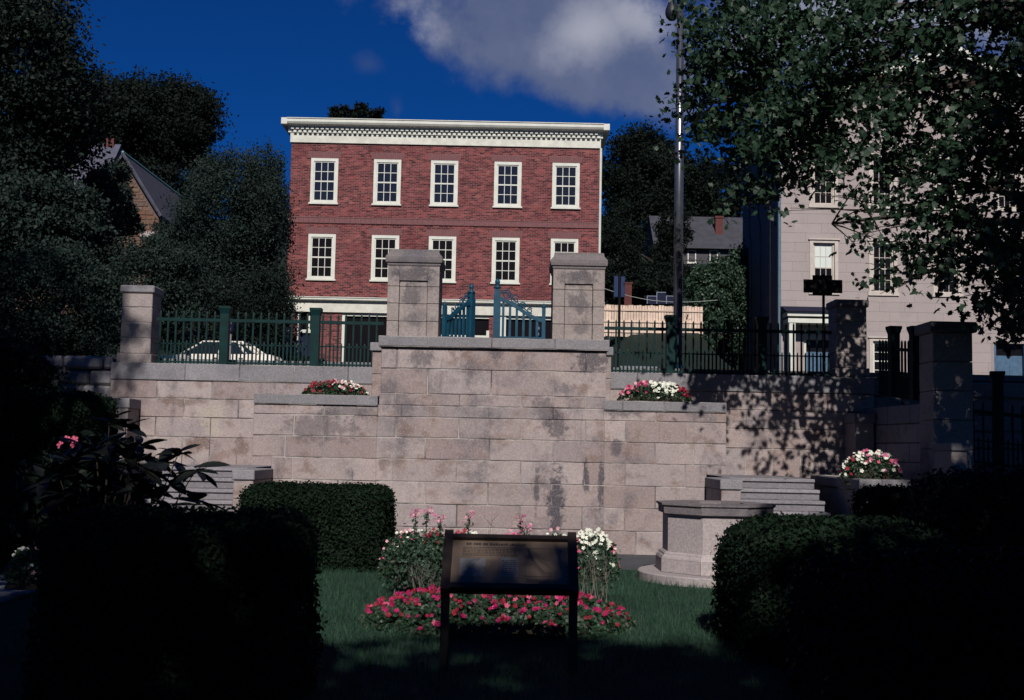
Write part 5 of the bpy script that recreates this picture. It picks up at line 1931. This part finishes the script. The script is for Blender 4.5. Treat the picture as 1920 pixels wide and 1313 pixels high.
a, b = at(447, 1000, 15.5).x, at(735, 1000, 17.).x
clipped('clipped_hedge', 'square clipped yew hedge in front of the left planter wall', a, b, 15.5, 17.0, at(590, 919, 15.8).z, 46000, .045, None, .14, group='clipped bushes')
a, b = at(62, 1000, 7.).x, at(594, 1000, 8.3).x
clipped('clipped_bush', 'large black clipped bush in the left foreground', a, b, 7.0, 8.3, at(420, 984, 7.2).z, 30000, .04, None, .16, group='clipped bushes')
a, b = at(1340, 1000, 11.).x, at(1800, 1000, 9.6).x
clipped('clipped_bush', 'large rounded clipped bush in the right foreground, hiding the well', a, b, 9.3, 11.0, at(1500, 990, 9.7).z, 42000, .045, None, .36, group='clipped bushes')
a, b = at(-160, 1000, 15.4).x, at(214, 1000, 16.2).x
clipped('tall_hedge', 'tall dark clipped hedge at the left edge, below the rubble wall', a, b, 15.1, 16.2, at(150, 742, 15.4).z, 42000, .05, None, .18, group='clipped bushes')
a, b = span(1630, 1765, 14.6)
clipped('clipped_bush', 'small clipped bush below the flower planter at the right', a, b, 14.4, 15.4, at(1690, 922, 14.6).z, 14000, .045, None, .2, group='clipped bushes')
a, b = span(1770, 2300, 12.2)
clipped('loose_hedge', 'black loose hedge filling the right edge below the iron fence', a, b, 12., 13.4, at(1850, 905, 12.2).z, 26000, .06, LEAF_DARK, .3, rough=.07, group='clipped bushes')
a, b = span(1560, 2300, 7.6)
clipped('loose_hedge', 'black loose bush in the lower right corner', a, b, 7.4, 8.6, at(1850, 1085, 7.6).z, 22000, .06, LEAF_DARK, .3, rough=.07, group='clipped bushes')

# ------------------------------------------------------------------ rhododendron with big single leaves, left foreground
def big_leaf():
    n = 7
    vs, fs = [], []
    for i in range(n):
        k = i / (n - 1)
        w_ = .19 * math.sin(math.pi * min(1, k * .93 + .05)) ** .8
        z_ = -.12 * k * k
        vs += [(k, -w_, z_ + .05 * (w_ / .19)), (k, 0, z_), (k, w_, z_ + .05 * (w_ / .19))]
    for i in range(n - 1):
        a_ = i * 3
        fs += [(a_, a_ + 3, a_ + 4, a_ + 1), (a_ + 1, a_ + 4, a_ + 5, a_ + 2)]
    me = bpy.data.meshes.new('leaf')
    me.from_pydata(vs, [], fs)
    me.materials.append(LEAF_RHODO)
    me.polygons.foreach_set('use_smooth', [True] * len(me.polygons))
    return me


BIG = big_leaf()
rx0 = at(200, 1000, 8.9)
rho = thing('rhododendron', 'big-leaved shrub silhouetted against the left-hand steps', 'shrub', (rx0.x, 8.9, 0))
stems = MB()
nl = 0
tips = [(335, 850), (262, 835), (368, 880), (345, 900), (300, 870), (372, 938), (318, 955), (285, 925), (268, 880), (240, 850), (318, 905), (250, 905), (230, 950), (285, 970),
        (215, 830), (195, 870), (205, 910), (180, 840), (160, 900), (140, 870), (175, 950), (120, 930), (150, 830), (110, 890), (265, 950), (90, 900), (235, 800), (205, 790), (280, 860), (262, 920), (245, 870)]
for (px, py) in tips:
    Y = 8.9 + rnd.uniform(-.35, .35)
    tip = at(px, py, Y)
    root = Vector((rx0.x + rnd.uniform(-.25, .15), 9.0 + rnd.uniform(-.1, .1), 0.))
    mid_ = root.lerp(tip, .6) + Vector((rnd.uniform(-.06, .06), rnd.uniform(-.06, .06), -.05))
    stems.tube([root, root.lerp(mid_, .5) + Vector((rnd.uniform(-.05, .05), 0, .02)), mid_, tip], [.016, .012, .008, .004], 6)
    k = rnd.randint(6, 9)
    for i in range(k):
        az_ = 2 * math.pi * i / k + rnd.uniform(-.4, .4)
        s_ = rnd.uniform(.16, .25)
        inst('leaf', BIG, tip + Vector((0, 0, rnd.uniform(-.03, .02))), rho, (rnd.uniform(-.5, .5), rnd.uniform(-.75, .55), az_), (s_, s_, s_))
        nl += 1
stems.obj('stems', BARK, rho)
p, _ = clump_points(2600, (at(140, 950, 9.2).x, 9.2, at(150, 940, 9.2).z), (.42, .3, .42), 40)
leaf_obj('inner_leaves', p, .11, LEAF_DARK, rho, shape='oval', up=.3)

# ------------------------------------------------------------------ lawn
n = 150000
yy = 7.2 + (16.35 - 7.2) * nrg.random(n) ** .8
xx = (nrg.random(n) * 2 - 1) * (.46 * yy + .3)
pp = np.stack([xx, yy, np.zeros(n)], 1)
keep = ~((np.abs(xx - WX) ** 2 + (yy - WY) ** 2) < 1.02 ** 2) & ~((xx < -5.05) & (yy < 14.3)) & (yy < 16.3)
pp = pp[keep]
v, f = leaf_arrays(pp, .075, 'blade', up=-.2, jit=.45, axis=np.array([0, 0, 2.2]))
me = bpy.data.meshes.new('lawn_grass')
me.from_pydata(v, [], f)
me.materials.append(GRASS)
gr_o = bpy.data.objects.new('lawn_grass', me)
COL.objects.link(gr_o)
stuff(gr_o)
gr_o['label'] = 'short dark green lawn grass round the flower bed'
gr_o['category'] = 'grass'

# ------------------------------------------------------------------ flowers
def flower_mesh(mat, petals=5, cup=.18):
    vs, fs = [(0, 0, 0)], []
    for i in range(petals):
        a0 = 2 * math.pi * i / petals
        da = 2 * math.pi / petals
        b = len(vs)
        for (da_, r_) in ((.06, .16), (.1, .42), (.5, .52), (.9, .42), (.94, .16)):
            a_ = a0 + da * da_
            vs.append((r_ * math.cos(a_), r_ * math.sin(a_), cup * r_ + (.04 if da_ == .5 else 0)))
        fs.append((0, b, b + 1, b + 2, b + 3, b + 4))
    me = bpy.data.meshes.new('flower')
    me.from_pydata(vs, [], fs)
    me.materials.append(mat)
    return me


FL = {k: flower_mesh(m_) for k, m_ in PETAL.items()}


def flower_bed(name, label, centre, radii, colours, n, size, leaves, leaf_size=.045, group=None, pick=None, zbase=None, cat='flower bed', top_only=False, soil=True):
    """a mound of bedding plants: leaves over the mound, every flower a part"""
    cx_, cy_, cz_ = centre
    rx, ry, rz = radii
    t = thing(name, label, cat, centre, group)
    a_ = nrg.random(leaves) * 2 * math.pi
    r_ = np.sqrt(nrg.random(leaves))
    hgt_ = np.sqrt(np.clip(1 - r_ ** 2.6, 0, 1))
    dep = 1 - .35 * nrg.random(leaves) ** 2
    lp_ = np.stack([cx_ + rx * r_ * np.cos(a_), cy_ + ry * r_ * np.sin(a_), cz_ + rz * hgt_ * dep * (.85 + .3 * np.sin(a_ * 5 + r_ * 9) * .5)], 1)
    stuff(leaf_obj('foliage', lp_, leaf_size, LEAF_BED, t, shape='oval', up=.6, face=np.array([0, -.5, 0])))
    if soil:
        MB().ring(cx_, cy_, [(max(rx, ry) * .96, cz_ - .05), (max(rx, ry) * .5, cz_ + rz * .45), (.001, cz_ + rz * .6)], 24).obj('soil', SOIL, t)
        o = t.children[-1]
        o.scale = (rx / max(rx, ry), ry / max(rx, ry), 1)
    for i in range(n):
        while True:
            u, v = rnd.uniform(-1, 1), rnd.uniform(-1, .55)
            q = math.hypot(u, v)
            if q < .99:
                break
        z_ = cz_ + rz * math.sqrt(max(0, 1 - q ** 2.6)) * rnd.uniform(.9, 1.1) + .012
        col = pick(u, v) if pick else rnd.choice(colours)
        s_ = size * rnd.uniform(.75, 1.2)
        inst('flower', FL[col], (cx_ + rx * u, cy_ + ry * v, z_), t,
             (R(rnd.uniform(15, 85)), R(rnd.uniform(-35, 35)), R(rnd.uniform(-30, 30))), s_)
    return t


# island bed in the lawn: low magenta front, taller stuff behind
bc_ = at(932, 1190, 10.2)
fc = (at(932, 1150, 11.1).x, 11.2, 0)
flower_bed('flower_bed', 'low bed of magenta and red busy lizzies on the lawn behind the information panel', fc,
           (1.30, 1.0, .30), ['magenta', 'magenta', 'magenta', 'red', 'red', 'darkred', 'darkred', 'magenta', 'pink'], 300, .047, 9000, .055)
b2 = at(770, 1030, 14.0)
flower_bed('flower_mound', 'mound of pink, white and red begonias left of the information panel', (at(765, 1045, 15.).x, 15.0, .0), (.37, .45, at(765, 1000, 14.8).z),
           ['palepink', 'white', 'palepink', 'white', 'pink'], 60, .044, 3500, .05, 'begonia mounds')
flower_bed('flower_mound', 'red salvia clump beside the pale begonias, against the granite wall', (at(815, 1045, 14.4).x, 14.4, .02), (.22, .3, at(815, 1002, 14.2).z - .02),
           ['red', 'red', 'darkred'], 36, .042, 2500, .05, 'begonia mounds')
flower_bed('flower_mound', 'red and white blooms peeping just above the information panel', (at(875, 1040, 14.4).x, 14.4, .02), (.3, .35, at(875, 1003, 14.2).z - .02),
           ['red'], 70, .05, 2500, .05, 'begonia mounds', pick=lambda u, v: 'red' if u < -.1 else 'white')
flower_bed('flower_mound', 'rosy blooms in the middle above the information panel', (at(962, 1040, 14.4).x, 14.4, .02), (.33, .35, at(960, 1005, 14.2).z - .02),
           ['pink', 'cleome', 'palepink', 'pink'], 60, .05, 2500, .05, 'begonia mounds')
flower_bed('flower_mound', 'white begonia clump above the right end of the information panel', (at(1045, 1040, 14.4).x, 14.4, .02), (.24, .3, at(1045, 1003, 14.2).z - .02),
           ['white', 'white', 'palepink'], 45, .05, 1800, .05, 'begonia mounds')
flower_bed('flower_mound', 'round mound of white begonias edged pink, right of the information panel', (at(1112, 1045, 15.3).x, 15.3, .0), (.34, .4, at(1112, 1004, 15.).z),
           ['white'], 110, .058, 3500, .05, 'begonia mounds', pick=lambda u, v: 'pink' if (u < -.55 or u > .72) and rnd.random() < .8 else 'white')


def cleome(label, px, py, Y, n=3):
    tp = at(px, py, Y)
    t = thing('spider_flower', label, 'flower', (tp.x, Y, 0), 'tall pink spider flowers')
    m = MB().tube([(tp.x + rnd.uniform(-.05, .05), Y, 0), (tp.x + rnd.uniform(-.02, .02), Y, tp.z * .5), (tp.x, Y, tp.z)], [.010, .008, .005], 6)
    m.obj('stem', LEAF_STEM, t)
    p = np.stack([tp.x + nrg.normal(size=70) * .022, Y + nrg.normal(size=70) * .022, tp.z * (.45 + .5 * nrg.random(70))], 1)
    leaf_obj('leaves', p, .05, LEAF_STEM, t, shape='tri', up=.3)
    for i in range(18):
        a_ = rnd.uniform(0, 6.28)
        r_ = rnd.uniform(.01, .075)
        inst('blossom', FL['cleome' if rnd.random() < .6 else 'palepink'], (tp.x + r_ * math.cos(a_), Y + r_ * math.sin(a_), tp.z + rnd.uniform(-.05, .05)), t,
             (R(rnd.uniform(40, 110)), 0, a_), rnd.uniform(.028, .045))
    w = MB()
    for i in range(12):
        a_ = rnd.uniform(0, 6.28)
        z_ = tp.z - rnd.uniform(0, .2)
        w.tube([(tp.x, Y, z_), (tp.x + .11 * math.cos(a_), Y + .11 * math.sin(a_), z_ + rnd.uniform(-.01, .05))], .002, 3)
    w.obj('stamens', PETAL['palepink'], t)
    return t


cleome('tall pink spider flower, first from the clipped hedge', 780, 962, 14.6)
cleome('tall pink spider flower, second from the clipped hedge and the tallest', 801, 957, 14.7)
cleome('short pink spider flower just left of the information panel', 826, 973, 14.6)
cleome('pink spider flower standing alone above the red blooms', 879, 966, 14.6)
cleome('pink spider flower with a double head above the rosy blooms', 977, 972, 14.6)
cleome('small pink spider flower leaning right above the rosy blooms', 988, 990, 14.4)


def wispy(label, px0, px1, pyb, pyt, Y, n, leafy=0, mat=TWIG, group=None, cat='plant'):
    x0_, x1_ = at(px0, pyb, Y).x, at(px1, pyb, Y).x
    t = thing('stemmy_plant', label, cat, ((x0_ + x1_) / 2, Y, 0), group)
    m = MB()
    tips_ = []
    zt_ = at(px0, pyt, Y).z
    for i in range(n):
        b = Vector((rnd.uniform(x0_, x1_), Y + rnd.uniform(-.25, .25), 0))
        e = b + Vector((rnd.uniform(-.14, .14), rnd.uniform(-.1, .1), zt_ * rnd.uniform(.7, 1.05)))
        md = b.lerp(e, .5) + Vector((rnd.uniform(-.03, .03), 0, 0))
        m.tube([b, md, e], [.006, .0045, .002], 4)
        for k in range(4):
            s_ = b.lerp(e, rnd.uniform(.45, .95))
            e2 = s_ + Vector((rnd.uniform(-.11, .11), rnd.uniform(-.06, .06), rnd.uniform(.05, .16)))
            m.tube([s_, e2], [.003, .0015], 3)
            tips_.append(e2)
    m.obj('stems', mat, t)
    if leafy:
        tp = np.array([tuple(q) for q in tips_])
        p = tp[nrg.integers(0, len(tp), leafy)] + nrg.normal(size=(leafy, 3)) * np.array([.06, .06, .09])
        p[:, 2] = np.maximum(p[:, 2], .03)
        leaf_obj('leaves', p, .05, LEAF_BED if leafy > 1200 else LEAF_STEM, t, shape='tri', up=.4)
    return t


wispy('green leafy perennials behind the left part of the magenta bed', 735, 830, 1110, 1040, 13.0, 26, 2600, TWIG, 'perennials')
wispy('bare greyish flower stems rising behind the magenta bed, left', 775, 835, 1130, 1058, 12.3, 18, 300, TWIG, 'perennials')
wispy('pale bare stems rising right of the information panel', 1085, 1140, 1110, 1038, 12.8, 16, 260, TWIG, 'perennials')
wispy('single pale twig leaning right beside the white begonias', 1120, 1132, 1105, 1010, 12.6, 2, 0, TWIG, 'perennials')
wispy('dry branching twigs against the granite wall above the panel', 916, 926, 1000, 962, 14.9, 3, 0, TWIG, 'perennials')

# flowers on the wall planters and the cheek
zpl = zB[8]


def pick_left(u, v):
    return ('darkred' if rnd.random() < .85 else 'red') if u < .0 else rnd.choice(['white', 'palepink', 'white', 'darkred'])


x_a, x_b = at(562, 730, 19.0).x, at(690, 730, 19.0).x
flower_bed('planter_flowers', 'dark red and white flowers trailing on the left planter wall', ((x_a + x_b) / 2, 19.12, zpl - .03), ((x_b - x_a) / 2, .32, .26), ['red'], 130, .05, 2200, .045,
           'planter flowers', pick=pick_left)
x_a, x_b = at(1157, 745, 19.0).x, at(1302, 745, 19.0).x


def pick_right(u, v):
    if u < -.15:
        return rnd.choice(['pink', 'magenta', 'magenta', 'pink', 'palepink'])
    return 'white' if u < .55 else 'red'


flower_bed('planter_flowers', 'pink, white and red flowers on the right planter wall', ((x_a + x_b) / 2, 19.12, zpl - .03), ((x_b - x_a) / 2, .34, .33), ['red'], 150, .06, 2400, .045,
           'planter flowers', pick=pick_right)
xa, xb, zt = CHEEK['right']


def pick_cheek(u, v):
    if u < -.55:
        return rnd.choice(['red', 'white', 'white'])
    return 'white' if v > -.2 and rnd.random() < .75 else rnd.choice(['pink', 'cleome', 'white', 'pink'])


flower_bed('planter_flowers', 'glinting white and pink flowers on the broad planter beside the right-hand steps', ((xa + xb) / 2, 17.75, zt - .05), (.44, .55, .42), ['white'], 110, .06, 2000, .045,
           'planter flowers', pick=pick_cheek)
lf = at(40, 1040, 12.2)
flower_bed('flower_mound', 'small pale green flowering mound at the left edge beside the path', (lf.x, 12.4, .15), (.24, .22, .35), ['palepink', 'white'], 24, .045, 1400, .05, 'begonia mounds')
pk = at(150, 830, 13.6)
tb_ = thing('rose_bush', 'dark bush with one pink bloom in front of the tall hedge', 'shrub', (pk.x, 13.6, 0))
p, _ = clump_points(5000, (pk.x, 13.6, pk.z * .55), (.5, .4, pk.z * .5), 40)
leaf_obj('foliage', p, .07, LEAF_DARK, tb_, shape='oval')
st_ = MB()
for k in range(5):
    st_.tube([(pk.x + rnd.uniform(-.1, .1), 13.6, 0), (pk.x + rnd.uniform(-.3, .3), 13.6 + rnd.uniform(-.2, .2), pk.z * .9)], [.02, .006], 6)
st_.obj('stems', BARK, tb_)
for k in range(6):
    inst('bloom', FL['pink'], (pk.x + rnd.uniform(-.1, .1), 13.25, pk.z + rnd.uniform(-.04, .06)), tb_, (R(rnd.uniform(50, 90)), 0, R(rnd.uniform(-40, 40))), .09)

# give every cloned name its plain kind and keep the scene tidy
bpy.context.view_layer.update()
